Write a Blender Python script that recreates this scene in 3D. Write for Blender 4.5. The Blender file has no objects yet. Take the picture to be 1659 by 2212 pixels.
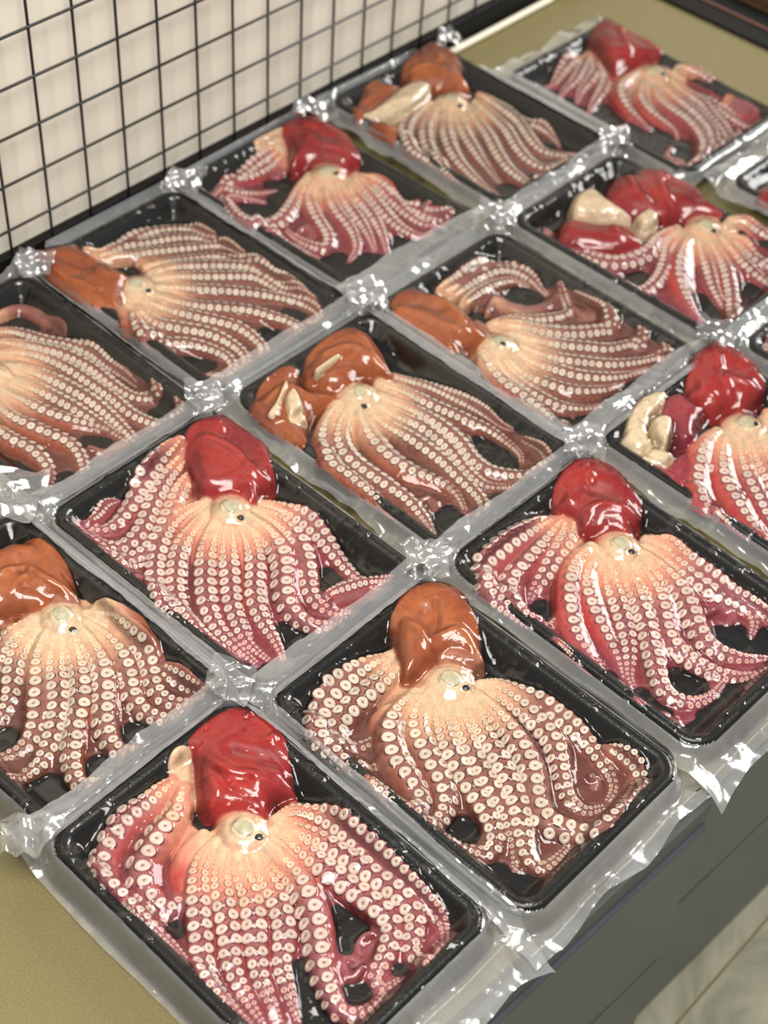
import bpy, math, random
import numpy as np
from mathutils import Matrix

# ---------------------------------------------------------------- camera, world, light, exposure
S = 1.6                      # all lengths below are in units of 1.6 m (mm values: 1.6 mm)
C = bpy.context.scene.collection
scn = bpy.context.scene
CAM_R = [[0.681699, -0.729601, 0.054493], [-0.505689, -0.523694, -0.685582], [0.528739, 0.439804, -0.725953]]   # rows: camera right, down, forward
CAM_C = [-0.71406, -1.096, 1.03117]
cd = bpy.data.cameras.new('camera'); cam = bpy.data.objects.new('camera', cd); C.objects.link(cam)
r_, d_, f_ = CAM_R
cam.matrix_world = Matrix(((r_[0], -d_[0], -f_[0], CAM_C[0]*S), (r_[1], -d_[1], -f_[1], CAM_C[1]*S), (r_[2], -d_[2], -f_[2], CAM_C[2]*S), (0, 0, 0, 1)))
cd.sensor_fit = 'VERTICAL'; cd.sensor_height = 24.0; cd.sensor_width = 18.0
cd.lens = 3458.336/2212*24.0
cd.clip_start = .05; cd.clip_end = 60
cd.dof.use_dof = True; cd.dof.focus_distance = 1.235*S; cd.dof.aperture_fstop = 2.3
scn.camera = cam
scn.view_settings.view_transform = 'Standard'; scn.view_settings.look = 'None'
scn.view_settings.gamma = 1.0; scn.view_settings.use_curve_mapping = False
scn.view_settings.exposure = 0.05
scn.cycles.max_bounces = 8; scn.cycles.transparent_max_bounces = 16; scn.cycles.sample_clamp_indirect = 6
scn.cycles.caustics_reflective = False; scn.cycles.caustics_refractive = False
w = bpy.data.worlds.new('room_light'); scn.world = w; w.use_nodes = True
w.node_tree.nodes['Background'].inputs[0].default_value = (1.0, .97, .92, 1); w.node_tree.nodes['Background'].inputs[1].default_value = .3

def area(name, loc, target, sx, sy, power, col):
    l = bpy.data.lights.new(name, 'AREA'); l.shape = 'RECTANGLE'; l.size = sx*S; l.size_y = sy*S; l.energy = power*S*S; l.color = col
    o = bpy.data.objects.new(name, l); C.objects.link(o)
    z = np.array(loc, float)-np.array(target, float); z /= np.linalg.norm(z)
    x = np.cross((0, 0, 1), z); x /= np.linalg.norm(x); y = np.cross(z, x)
    o.matrix_world = Matrix(((x[0], y[0], z[0], loc[0]*S), (x[1], y[1], z[1], loc[1]*S), (x[2], y[2], z[2], loc[2]*S), (0, 0, 0, 1)))
    return o
area('window_daylight', (4.6, -1.6, 2.1), (.1, -.45, 0), 2.9, 2.1, 270, (1, .985, .96))
area('ceiling_fill_panel', (-.45, -1.0, 1.75), (-.1, -.6, 0), 1.0, .7, 42, (1, .96, .9))  # unseen overhead fill, added to brighten the near worktop and packs

# ---------------------------------------------------------------- helpers
def lin(c):
    c = np.asarray(c, float)/255.
    return np.where(c <= .04045, c/12.92, ((c+.055)/1.055)**2.4)
def L4(c): return tuple(float(v) for v in lin(c))+(1.,)
def gk(sig):
    r = max(1, int(math.ceil(sig*2.5))); k = np.exp(-.5*(np.arange(-r, r+1)/sig)**2); return r, k/k.sum()
def gauss(a, sig):
    r, k = gk(sig); p = np.pad(a, ((r, r), (0, 0)), 'edge'); b = sum(k[i]*p[i:i+a.shape[0]] for i in range(2*r+1))
    p = np.pad(b, ((0, 0), (r, r)), 'edge'); return sum(k[i]*p[:, i:i+a.shape[1]] for i in range(2*r+1))
def mfilt(a, r, f):
    p = np.pad(a, ((r, r), (0, 0)), 'edge'); b = p[0:a.shape[0]].copy()
    for i in range(1, 2*r+1): b = f(b, p[i:i+a.shape[0]])
    p = np.pad(b, ((0, 0), (r, r)), 'edge'); o = p[:, 0:a.shape[1]].copy()
    for i in range(1, 2*r+1): o = f(o, p[:, i:i+a.shape[1]])
    return o
def bdil(m, r):
    out = np.zeros_like(m); n0, n1 = m.shape
    for dy in range(-r, r+1):
        w = int(math.sqrt(r*r-dy*dy)); c = np.cumsum(np.pad(m.astype(int), ((0, 0), (w+1, w))), 1); h = (c[:, 2*w+1:]-c[:, :-2*w-1]) > 0
        if dy >= 0: out[dy:] |= h[:n0-dy]
        else: out[:dy] |= h[-dy:]
    return out
def noise(shape, sig, rng):
    a = gauss(rng.standard_normal(shape), sig); return a/a.std()
def sstep(a, b, x):
    t = np.clip((x-a)/(b-a), 0, 1); return t*t*(3-2*t)

def link(name, me, mat, parent=None, smooth=True):
    o = bpy.data.objects.new(name, me); C.objects.link(o)
    if mat is not None and not me.materials: me.materials.append(mat)
    if parent is not None: o.parent = parent
    return o
def mesh_np(name, v, quads, col=None, smooth=True, scale=1e-3*S):
    me = bpy.data.meshes.new(name); v = np.asarray(v, np.float32)*scale; quads = np.asarray(quads, np.int32); n = quads.shape[1]
    me.vertices.add(len(v)); me.vertices.foreach_set('co', v.ravel())
    me.loops.add(quads.size); me.loops.foreach_set('vertex_index', quads.ravel())
    me.polygons.add(len(quads)); me.polygons.foreach_set('loop_start', np.arange(0, quads.size, n, dtype=np.int32))
    me.polygons.foreach_set('use_smooth', np.full(len(quads), smooth))
    if col is not None:
        a = me.color_attributes.new('Col', 'FLOAT_COLOR', 'POINT'); c4 = np.ones((len(v), 4), np.float32); c4[:, :3] = col; a.data.foreach_set('color', c4.ravel())
    me.update(calc_edges=True); me.validate()
    return me
def grid_faces(mask_q, flip=False):
    """quads of a (nx,ny) vertex grid for the cells in mask_q (nx-1,ny-1); returns used vertex indices and quads"""
    ny = mask_q.shape[1]+1; i, j = np.nonzero(mask_q); a = i*ny+j
    q = np.stack([a, a+ny, a+ny+1, a+1], 1)
    used, inv = np.unique(q, return_inverse=True)
    return used, inv.reshape(-1, 4)
class MB:
    def __init__(s): s.v = []; s.f = []
    def box(s, x0, x1, y0, y1, z0, z1, bev=0):
        b = bev; n = len(s.v)
        if b <= 0:
            s.v += [(x, y, z) for z in (z0, z1) for y in (y0, y1) for x in (x0, x1)]
            s.f += [tuple(n+k for k in q) for q in ((0, 2, 3, 1), (4, 5, 7, 6), (0, 1, 5, 4), (2, 6, 7, 3), (0, 4, 6, 2), (1, 3, 7, 5))]
            return s
        loops = []
        for z, e in ((z0, b), (z0+b, 0), (z1-b, 0), (z1, b)):
            loops.append([(x0+e+(0 if e else b), y0+e), (x1-e-(0 if e else b), y0+e), (x1-e, y0+e+(0 if e else b)), (x1-e, y1-e-(0 if e else b)),
                          (x1-e-(0 if e else b), y1-e), (x0+e+(0 if e else b), y1-e), (x0+e, y1-e-(0 if e else b)), (x0+e, y0+e+(0 if e else b))])
            s.v += [(x, y, z) for x, y in loops[-1]]
        for k in range(3):
            for i in range(8):
                s.f.append((n+8*k+i, n+8*k+(i+1) % 8, n+8*k+8+(i+1) % 8, n+8*k+8+i))
        s.f.append(tuple(n+7-i for i in range(8))); s.f.append(tuple(n+24+i for i in range(8)))
        return s
    def tube(s, pts, r, n=8):
        pts = np.asarray(pts, float); T = np.gradient(pts, axis=0); T /= np.linalg.norm(T, axis=1, keepdims=True)
        up = np.array((0, 0, 1.)) if abs(T[0, 2]) < .9 else np.array((1., 0, 0)); base = len(s.v)
        for p, t in zip(pts, T):
            a = np.cross(t, up); a /= np.linalg.norm(a); b = np.cross(a, t)
            for k in range(n):
                an = 2*math.pi*k/n; s.v.append(tuple(p+r*(a*math.cos(an)+b*math.sin(an))))
        for i in range(len(pts)-1):
            for k in range(n): s.f.append((base+i*n+k, base+i*n+(k+1) % n, base+(i+1)*n+(k+1) % n, base+(i+1)*n+k))
        s.f.append(tuple(base+n-1-k for k in range(n))); s.f.append(tuple(base+(len(pts)-1)*n+k for k in range(n)))
        return s
    def mesh(s, name, smooth=False, scale=S):
        me = bpy.data.meshes.new(name); me.from_pydata([tuple(c*scale for c in v) for v in s.v], [], s.f); me.update()
        if smooth: me.shade_smooth()
        return me
def tag(o, label=None, cat=None, group=None, kind=None):
    for k, v in (('label', label), ('category', cat), ('group', group), ('kind', kind)):
        if v: o[k] = v
    return o
def empty(name, loc, rz=0):
    o = bpy.data.objects.new(name, None); C.objects.link(o); o.empty_display_size = .02; o.location = tuple(c*S for c in loc); o.rotation_euler = (0, 0, rz); return o

# ---------------------------------------------------------------- materials
def mat(name):
    m = bpy.data.materials.new(name); m.use_nodes = True; nt = m.node_tree; return m, nt, nt.nodes, nt.links, nt.nodes['Principled BSDF']
def nd(nt, t, **kw):
    n = nt.nodes.new(t)
    for k, v in kw.items():
        if k.startswith('i_'):
            n.inputs[int(k[2:]) if k[2:].isdigit() else k[2:]].default_value = v
        else: setattr(n, k, v)
    return n
def coords(nt, scale=1.0, kind='Object'):
    tc = nd(nt, 'ShaderNodeTexCoord'); mp = nd(nt, 'ShaderNodeMapping'); mp.inputs['Scale'].default_value = (scale,)*3 if not isinstance(scale, tuple) else scale
    nt.links.new(tc.outputs[kind], mp.inputs[0]); return mp.outputs[0]
def ramp(nt, fac, stops):
    r = nd(nt, 'ShaderNodeValToRGB'); e = r.color_ramp.elements
    while len(e) < len(stops): e.new(.5)
    for el, (p, c) in zip(e, stops): el.position = p; el.color = c
    nt.links.new(fac, r.inputs[0]); return r.outputs[0]
def simple(name, rgb, rough=.5, spec=.5, nscale=None, namt=.12, bump=0, bscale=200):
    m, nt, N, Lk, p = mat(name); p.inputs['Roughness'].default_value = rough; p.inputs['Specular IOR Level'].default_value = spec
    c = lin(rgb)
    if nscale:
        n = nd(nt, 'ShaderNodeTexNoise', i_Scale=nscale, i_Detail=5.0); Lk.new(coords(nt), n.inputs['Vector'])
        lo = tuple(float(v*(1-namt)) for v in c)+(1,); hi = tuple(float(v*(1+namt)) for v in c)+(1,)
        Lk.new(ramp(nt, n.outputs[0], [(.3, lo), (.7, hi)]), p.inputs['Base Color'])
    else: p.inputs['Base Color'].default_value = tuple(float(v) for v in c)+(1,)
    if bump:
        n = nd(nt, 'ShaderNodeTexNoise', i_Scale=float(bscale), i_Detail=3.0); Lk.new(coords(nt), n.inputs['Vector'])
        b = nd(nt, 'ShaderNodeBump', i_Strength=float(bump), i_Distance=.002); Lk.new(n.outputs[0], b.inputs['Height']); Lk.new(b.outputs[0], p.inputs['Normal'])
    return m
def skin():
    m, nt, N, Lk, p = mat('octopus_skin'); a = nd(nt, 'ShaderNodeVertexColor', layer_name='Col')
    n = nd(nt, 'ShaderNodeTexNoise', i_Scale=90.0, i_Detail=6.0, i_Roughness=.6); Lk.new(coords(nt), n.inputs['Vector'])
    n2 = nd(nt, 'ShaderNodeTexNoise', i_Scale=900.0, i_Detail=2.0); Lk.new(coords(nt), n2.inputs['Vector'])
    mx = nd(nt, 'ShaderNodeMix', data_type='RGBA', blend_type='MULTIPLY'); mx.inputs[0].default_value = 1.0
    Lk.new(a.outputs[0], mx.inputs[6]); Lk.new(ramp(nt, n.outputs[0], [(.3, (.8, .76, .78, 1)), (.7, (1.14, 1.12, 1.1, 1))]), mx.inputs[7])
    mx2 = nd(nt, 'ShaderNodeMix', data_type='RGBA', blend_type='MULTIPLY'); mx2.inputs[0].default_value = .8
    Lk.new(mx.outputs[2], mx2.inputs[6]); Lk.new(ramp(nt, n2.outputs[0], [(.36, (.84, .8, .8, 1)), (.6, (1.04, 1.04, 1.04, 1))]), mx2.inputs[7])
    Lk.new(mx2.outputs[2], p.inputs['Base Color']); p.inputs['Roughness'].default_value = .42; p.inputs['Specular IOR Level'].default_value = .25
    b = nd(nt, 'ShaderNodeBump', i_Strength=.25, i_Distance=.001*S); Lk.new(n.outputs[0], b.inputs['Height']); Lk.new(b.outputs[0], p.inputs['Normal'])
    return m
def attr_mat(name, rough):
    m, nt, N, Lk, p = mat(name); a = nd(nt, 'ShaderNodeVertexColor', layer_name='Col')
    oi = nd(nt, 'ShaderNodeObjectInfo'); mx = nd(nt, 'ShaderNodeMix', data_type='RGBA', blend_type='MULTIPLY'); mx.inputs[0].default_value = 1.0
    Lk.new(a.outputs[0], mx.inputs[6]); Lk.new(ramp(nt, oi.outputs['Random'], [(0, (.86, .83, .8, 1)), (1, (1.08, 1.07, 1.05, 1))]), mx.inputs[7])
    Lk.new(mx.outputs[2], p.inputs['Base Color']); p.inputs['Roughness'].default_value = rough; return m
def film_mat(name, milk, gloss_rough, gloss_gain, bump, bscale, milk_col=(.86, .88, .9)):
    m, nt, N, Lk, p = mat(name); N.remove(p); out = N['Material Output']
    nz = nd(nt, 'ShaderNodeTexNoise', i_Scale=float(bscale), i_Detail=3.0, i_Roughness=.6); nz.inputs['Distortion'].default_value = .8; Lk.new(coords(nt), nz.inputs['Vector'])
    b = nd(nt, 'ShaderNodeBump', i_Strength=float(bump), i_Distance=.004*S); Lk.new(nz.outputs[0], b.inputs['Height'])
    tr = nd(nt, 'ShaderNodeBsdfTransparent'); tr.inputs[0].default_value = (.985, .985, .98, 1)
    gl = nd(nt, 'ShaderNodeBsdfGlossy'); gl.inputs['Roughness'].default_value = gloss_rough; gl.inputs[0].default_value = (1, 1, 1, 1); Lk.new(b.outputs[0], gl.inputs['Normal'])
    di = nd(nt, 'ShaderNodeBsdfDiffuse'); di.inputs[0].default_value = milk_col+(1,); Lk.new(b.outputs[0], di.inputs['Normal'])
    tl = nd(nt, 'ShaderNodeBsdfTranslucent'); tl.inputs[0].default_value = milk_col+(1,)
    dm = nd(nt, 'ShaderNodeMixShader'); dm.inputs[0].default_value = .35; Lk.new(di.outputs[0], dm.inputs[1]); Lk.new(tl.outputs[0], dm.inputs[2])
    m1 = nd(nt, 'ShaderNodeMixShader'); Lk.new(tr.outputs[0], m1.inputs[1]); Lk.new(dm.outputs[0], m1.inputs[2])
    if milk > .1:
        n3 = nd(nt, 'ShaderNodeTexNoise', i_Scale=9.0, i_Detail=3.0); Lk.new(coords(nt), n3.inputs['Vector'])
        mr = nd(nt, 'ShaderNodeMapRange'); mr.inputs[1].default_value = .3; mr.inputs[2].default_value = .7; mr.inputs[3].default_value = milk*.82; mr.inputs[4].default_value = milk*1.18
        Lk.new(n3.outputs[0], mr.inputs[0]); Lk.new(mr.outputs[0], m1.inputs[0])
    else: m1.inputs[0].default_value = milk
    fr = nd(nt, 'ShaderNodeFresnel', i_IOR=1.5); Lk.new(b.outputs[0], fr.inputs['Normal'])
    ml = nd(nt, 'ShaderNodeMath', operation='MULTIPLY', use_clamp=True); ml.inputs[1].default_value = gloss_gain; Lk.new(fr.outputs[0], ml.inputs[0])
    m2 = nd(nt, 'ShaderNodeMixShader'); Lk.new(ml.outputs[0], m2.inputs[0]); Lk.new(m1.outputs[0], m2.inputs[1]); Lk.new(gl.outputs[0], m2.inputs[2])
    Lk.new(m2.outputs[0], out.inputs[0]); return m

M_SKIN = skin(); M_SUCK = attr_mat('sucker_skin', .4)
M_FILM = film_mat('clear_vacuum_film', .004, .06, .85, .14, 60)
M_SEAL = film_mat('milky_seal_film', .23, .17, 2.1, .15, 34, (.95, .97, 1.0))  # milky film; milk colour also brightened to stand in for window and wall reflections
M_FLAP = film_mat('crumpled_flap_film', .17, .14, 2.2, .05, 25, (.97, .98, 1.0))
M_TRAY = simple('black_foam', (15, 15, 14), .32, .5, 60, .2, .25, 300)
M_BEAK = simple('black_beak', (12, 12, 13), .45)
M_MOUTH = simple('pale_mouth_membrane', (200, 192, 162), .3, .5, 120, .2)
M_TOP = simple('olive_beige_worktop', (118, 109, 72), .38, .4, 420, .22)
M_CAB = simple('grey_drawer_front', (94, 99, 95), .42, .4, 40, .03)
M_CAB2 = simple('grey_carcass', (88, 92, 89), .45, .4, 40, .03)
M_EDGE = simple('slate_edge_strip', (68, 71, 79), .35)
M_WIRE = simple('black_wire', (22, 22, 20), .4)
M_BLK = simple('black_trim', (15, 14, 13), .6, .2)
M_CORD = simple('cream_cord', (226, 218, 196), .45)
M_BROWN = simple('brown_wood', (92, 66, 46), .5, .4, 20, .2)
M_COPPER = simple('copper_line', (120, 80, 66), .4)

# ---------------------------------------------------------------- the setting
def wall_mat():
    m, nt, N, Lk, p = mat('cream_wall'); p.inputs['Roughness'].default_value = .6
    n = nd(nt, 'ShaderNodeTexNoise', i_Scale=1.0, i_Detail=4.0); Lk.new(coords(nt, (26/S, 1, 1.5/S)), n.inputs['Vector'])
    Lk.new(ramp(nt, n.outputs[0], [(.3, L4((222, 213, 197))), (.7, L4((232, 224, 209)))]), p.inputs['Base Color']); return m
wl = link('wall_back', MB().box(-.9, 1.6, .014, .06, -.45, 1.2).mesh('wall_back'), wall_mat()); tag(wl, kind='structure')
bb = link('baseboard_back', MB().box(-.9, 1.6, .003, .0139, .0, .034, .001).mesh('baseboard_back'), M_BLK); tag(bb, kind='structure')

# floor: marble tiles laid in a bed
def marble():
    m, nt, N, Lk, p = mat('veined_marble'); p.inputs['Roughness'].default_value = .25
    v = coords(nt, 1.0, 'Object'); n = nd(nt, 'ShaderNodeTexNoise', i_Scale=5.0/S, i_Detail=7.0, i_Roughness=.6); n.inputs['Distortion'].default_value = 1.6; Lk.new(v, n.inputs['Vector'])
    c1 = ramp(nt, n.outputs[0], [(.25, L4((84, 86, 80))), (.42, L4((118, 117, 102))), (.55, L4((146, 143, 124))), (.75, L4((98, 100, 92)))])
    n2 = nd(nt, 'ShaderNodeTexNoise', i_Scale=9.0/S, i_Detail=5.0); n2.inputs['Distortion'].default_value = 2.5; Lk.new(v, n2.inputs['Vector'])
    k = ramp(nt, n2.outputs[0], [(.66, (0, 0, 0, 1)), (.74, (1, 1, 1, 1))])
    mx = nd(nt, 'ShaderNodeMix', data_type='RGBA'); Lk.new(k, mx.inputs[0]); Lk.new(c1, mx.inputs[6]); mx.inputs[7].default_value = L4((104, 76, 38)); Lk.new(mx.outputs[2], p.inputs['Base Color']); return m
FZ = -.435
fl = link('floor', MB().box(-2.2, 2.6, -3.2, -.5, FZ-.03, FZ-.003).mesh('floor'), simple('golden_grout', (120, 98, 56), .7)); tag(fl, kind='structure')
MM = marble(); tm = MB().box(-.1865, .1865, -.1865, .1865, -.0028, 0, .0008).mesh('floor_tile')
for i in range(9):
    for j in range(6):
        t = link('floor_tile', tm, MM, fl); t.location = ((-1.33+.375*i)*S, (-.69-.375*j)*S, FZ*S); t.rotation_euler = (0, 0, (i*3+j*5) % 4*math.pi/2)

# worktop with its slightly angled front edge
TH = -.05
def front(x): return -.838+TH*(x+.1)
mb = MB()
xs = (-1.1, .962)
for z in (-.022, 0):
    mb.v += [(xs[0], front(xs[0]), z), (xs[1], front(xs[1]), z), (xs[1], .0138, z), (xs[0], .0138, z)]
mb.f = [(0, 3, 2, 1), (4, 5, 6, 7), (0, 1, 5, 4), (1, 2, 6, 5), (2, 3, 7, 6), (3, 0, 4, 7)]
wt = link('worktop', mb.mesh('worktop'), M_TOP); tag(wt, 'olive beige speckled worktop under all the octopus packs', 'worktop')

def cabinet(label, x0, x1, fronts, proud):
    e = empty('drawer_cabinet', (x0, front(x0), FZ), math.atan(TH)); wd = x1-x0; H0 = -.0225-FZ
    tag(e, label, 'cabinet')
    link('cabinet_body', MB().box(0, wd, .004, .55, 0, H0, .001).mesh('cabinet_body'), M_CAB2, e)
    link('top_rail', MB().box(.001, wd-.001, -proud+.0035, .0035, fronts[-1][1]-FZ+.0006, H0-.0003, .0006).mesh('top_rail'), M_CAB2, e)
    for z0, z1 in fronts:
        f = link('drawer_front', MB().box(.002, wd-.002, -proud, .0035, z0-FZ, z1-FZ-.0075, .0008).mesh('drawer_front'), M_CAB, e)
        link('edge_strip', MB().box(.002, wd-.002, -proud, .0035, z1-FZ-.0074, z1-FZ, .0006).mesh('edge_strip'), M_EDGE, f)
cabinet('grey drawer cabinet in front, its two proud drawer fronts ending at a corner', -.62, .012, [(-.43, -.268), (-.264, -.05)], .011)
cabinet('grey drawer cabinet further right, its flush drawer front next to marble floor', .0135, .95, [(-.43, -.216), (-.212, -.03)], .001)

# wire grid panel on the wall
gp = empty('wire_grid_panel', (0, 0, 0)); tag(gp, 'black square wire grid panel standing against the cream wall', 'grid panel')
RW = .0015
vz = MB().tube([(0, 0, .034), (0, 0, .2), (0, 0, .5)], RW).mesh('wire', True)
for i in range(-2, 16):
    o = link('wire', vz, M_WIRE, gp); o.location = (.05*i*S, 0, 0)
hz = MB().tube([(-.12, 0, 0), (.3, 0, 0), (.77, 0, 0)], RW).mesh('wire', True)
for j in range(-4, 5):
    o = link('wire', hz, M_WIRE, gp); o.location = (0, -2*RW*S, (.2692-.05*j)*S)
# cream cord along the wall foot, bending up at its far end
pts = [(-.55+.1*i, -.006+.0006*math.sin(i*1.7), .0048) for i in range(14)]+[(.845, -.006, .0048), (.862, -.004, .008), (.872, -.001, .017), (.876, 0, .03), (.878, .0005, .06)]
cr = link('cord', MB().tube(pts, .0046, 10).mesh('cord', True), M_CORD); tag(cr, 'cream white cord lying on the worktop along the black wall base', 'cord')
# far end of the worktop: black rail with a copper line, brown cabinet behind
er = empty('end_rail', (.962, 0, -.03)); tag(er, 'black rail with thin copper line closing the far worktop end', 'rail')
link('rail_body', MB().box(.0005, .075, -.9, .012, 0, .034, .002).mesh('rail_body'), M_BLK, er)
link('rail_line', MB().box(.034, .037, -.9, .012, .0341, .036, .0004).mesh('rail_line'), M_COPPER, er)
bc = empty('brown_cabinet', (1.04, 0, FZ)); tag(bc, 'brown wooden cabinet behind the black rail at far right', 'cabinet')
link('cabinet_body', MB().box(.002, .5, -.9, .01, 0, .44, .004).mesh('cabinet_body'), M_BROWN, bc)
link('cabinet_top', MB().box(.0, .52, -.92, .012, .4401, .455, .002).mesh('cabinet_top'), M_BROWN, bc)
link('cabinet_foot', MB().box(-.002, .002, -.9, .01, 0, .03).mesh('cabinet_foot'), M_BLK, bc)

# ---------------------------------------------------------------- octopus packs
TRAYS = {'T1': (-0.3036, -0.6737, -0.0113), 'T2': (-0.1034, -0.6945, -0.0102), 'T3': (0.1019, -0.6986, -0.0245), 'T4': (0.317, -0.694, -0.02), 'T5': (-0.2961, -0.401, 0.0131), 'T6': (-0.1001, -0.4233, 0), 'T7': (0.1141, -0.4232, -0.01), 'T8': (0.3054, -0.425, -0.02), 'T9': (0.5133, -0.4243, -0.0022), 'T10': (0.745, -0.545, -0.01), 'T11': (-0.0933, -0.149, -0.0106), 'T12': (0.1096, -0.1445, -0.0087), 'T13': (0.3074, -0.1375, 0.0168), 'T14': (0.531, -0.139, -0.03), 'T15': (0.7235, -0.2404, -0.0152), 'T16': (0.527, -0.709, 0)}
TW, TL = 186.0, 268.0
PS = np.array([-200, -26, -21, -11, -9, -4, 0.]); PZ = np.array([6, 6, 8, 25, 27, 28, 25.5])
def sdf(x, y, hw=TW/2, hl=TL/2, r=22.):
    qx = np.abs(x)-hw+r; qy = np.abs(y)-hl+r
    return np.hypot(np.maximum(qx, 0), np.maximum(qy, 0))+np.minimum(np.maximum(qx, qy), 0)-r
def ht(x, y): return np.interp(sdf(x, y), PS, PZ)

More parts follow.
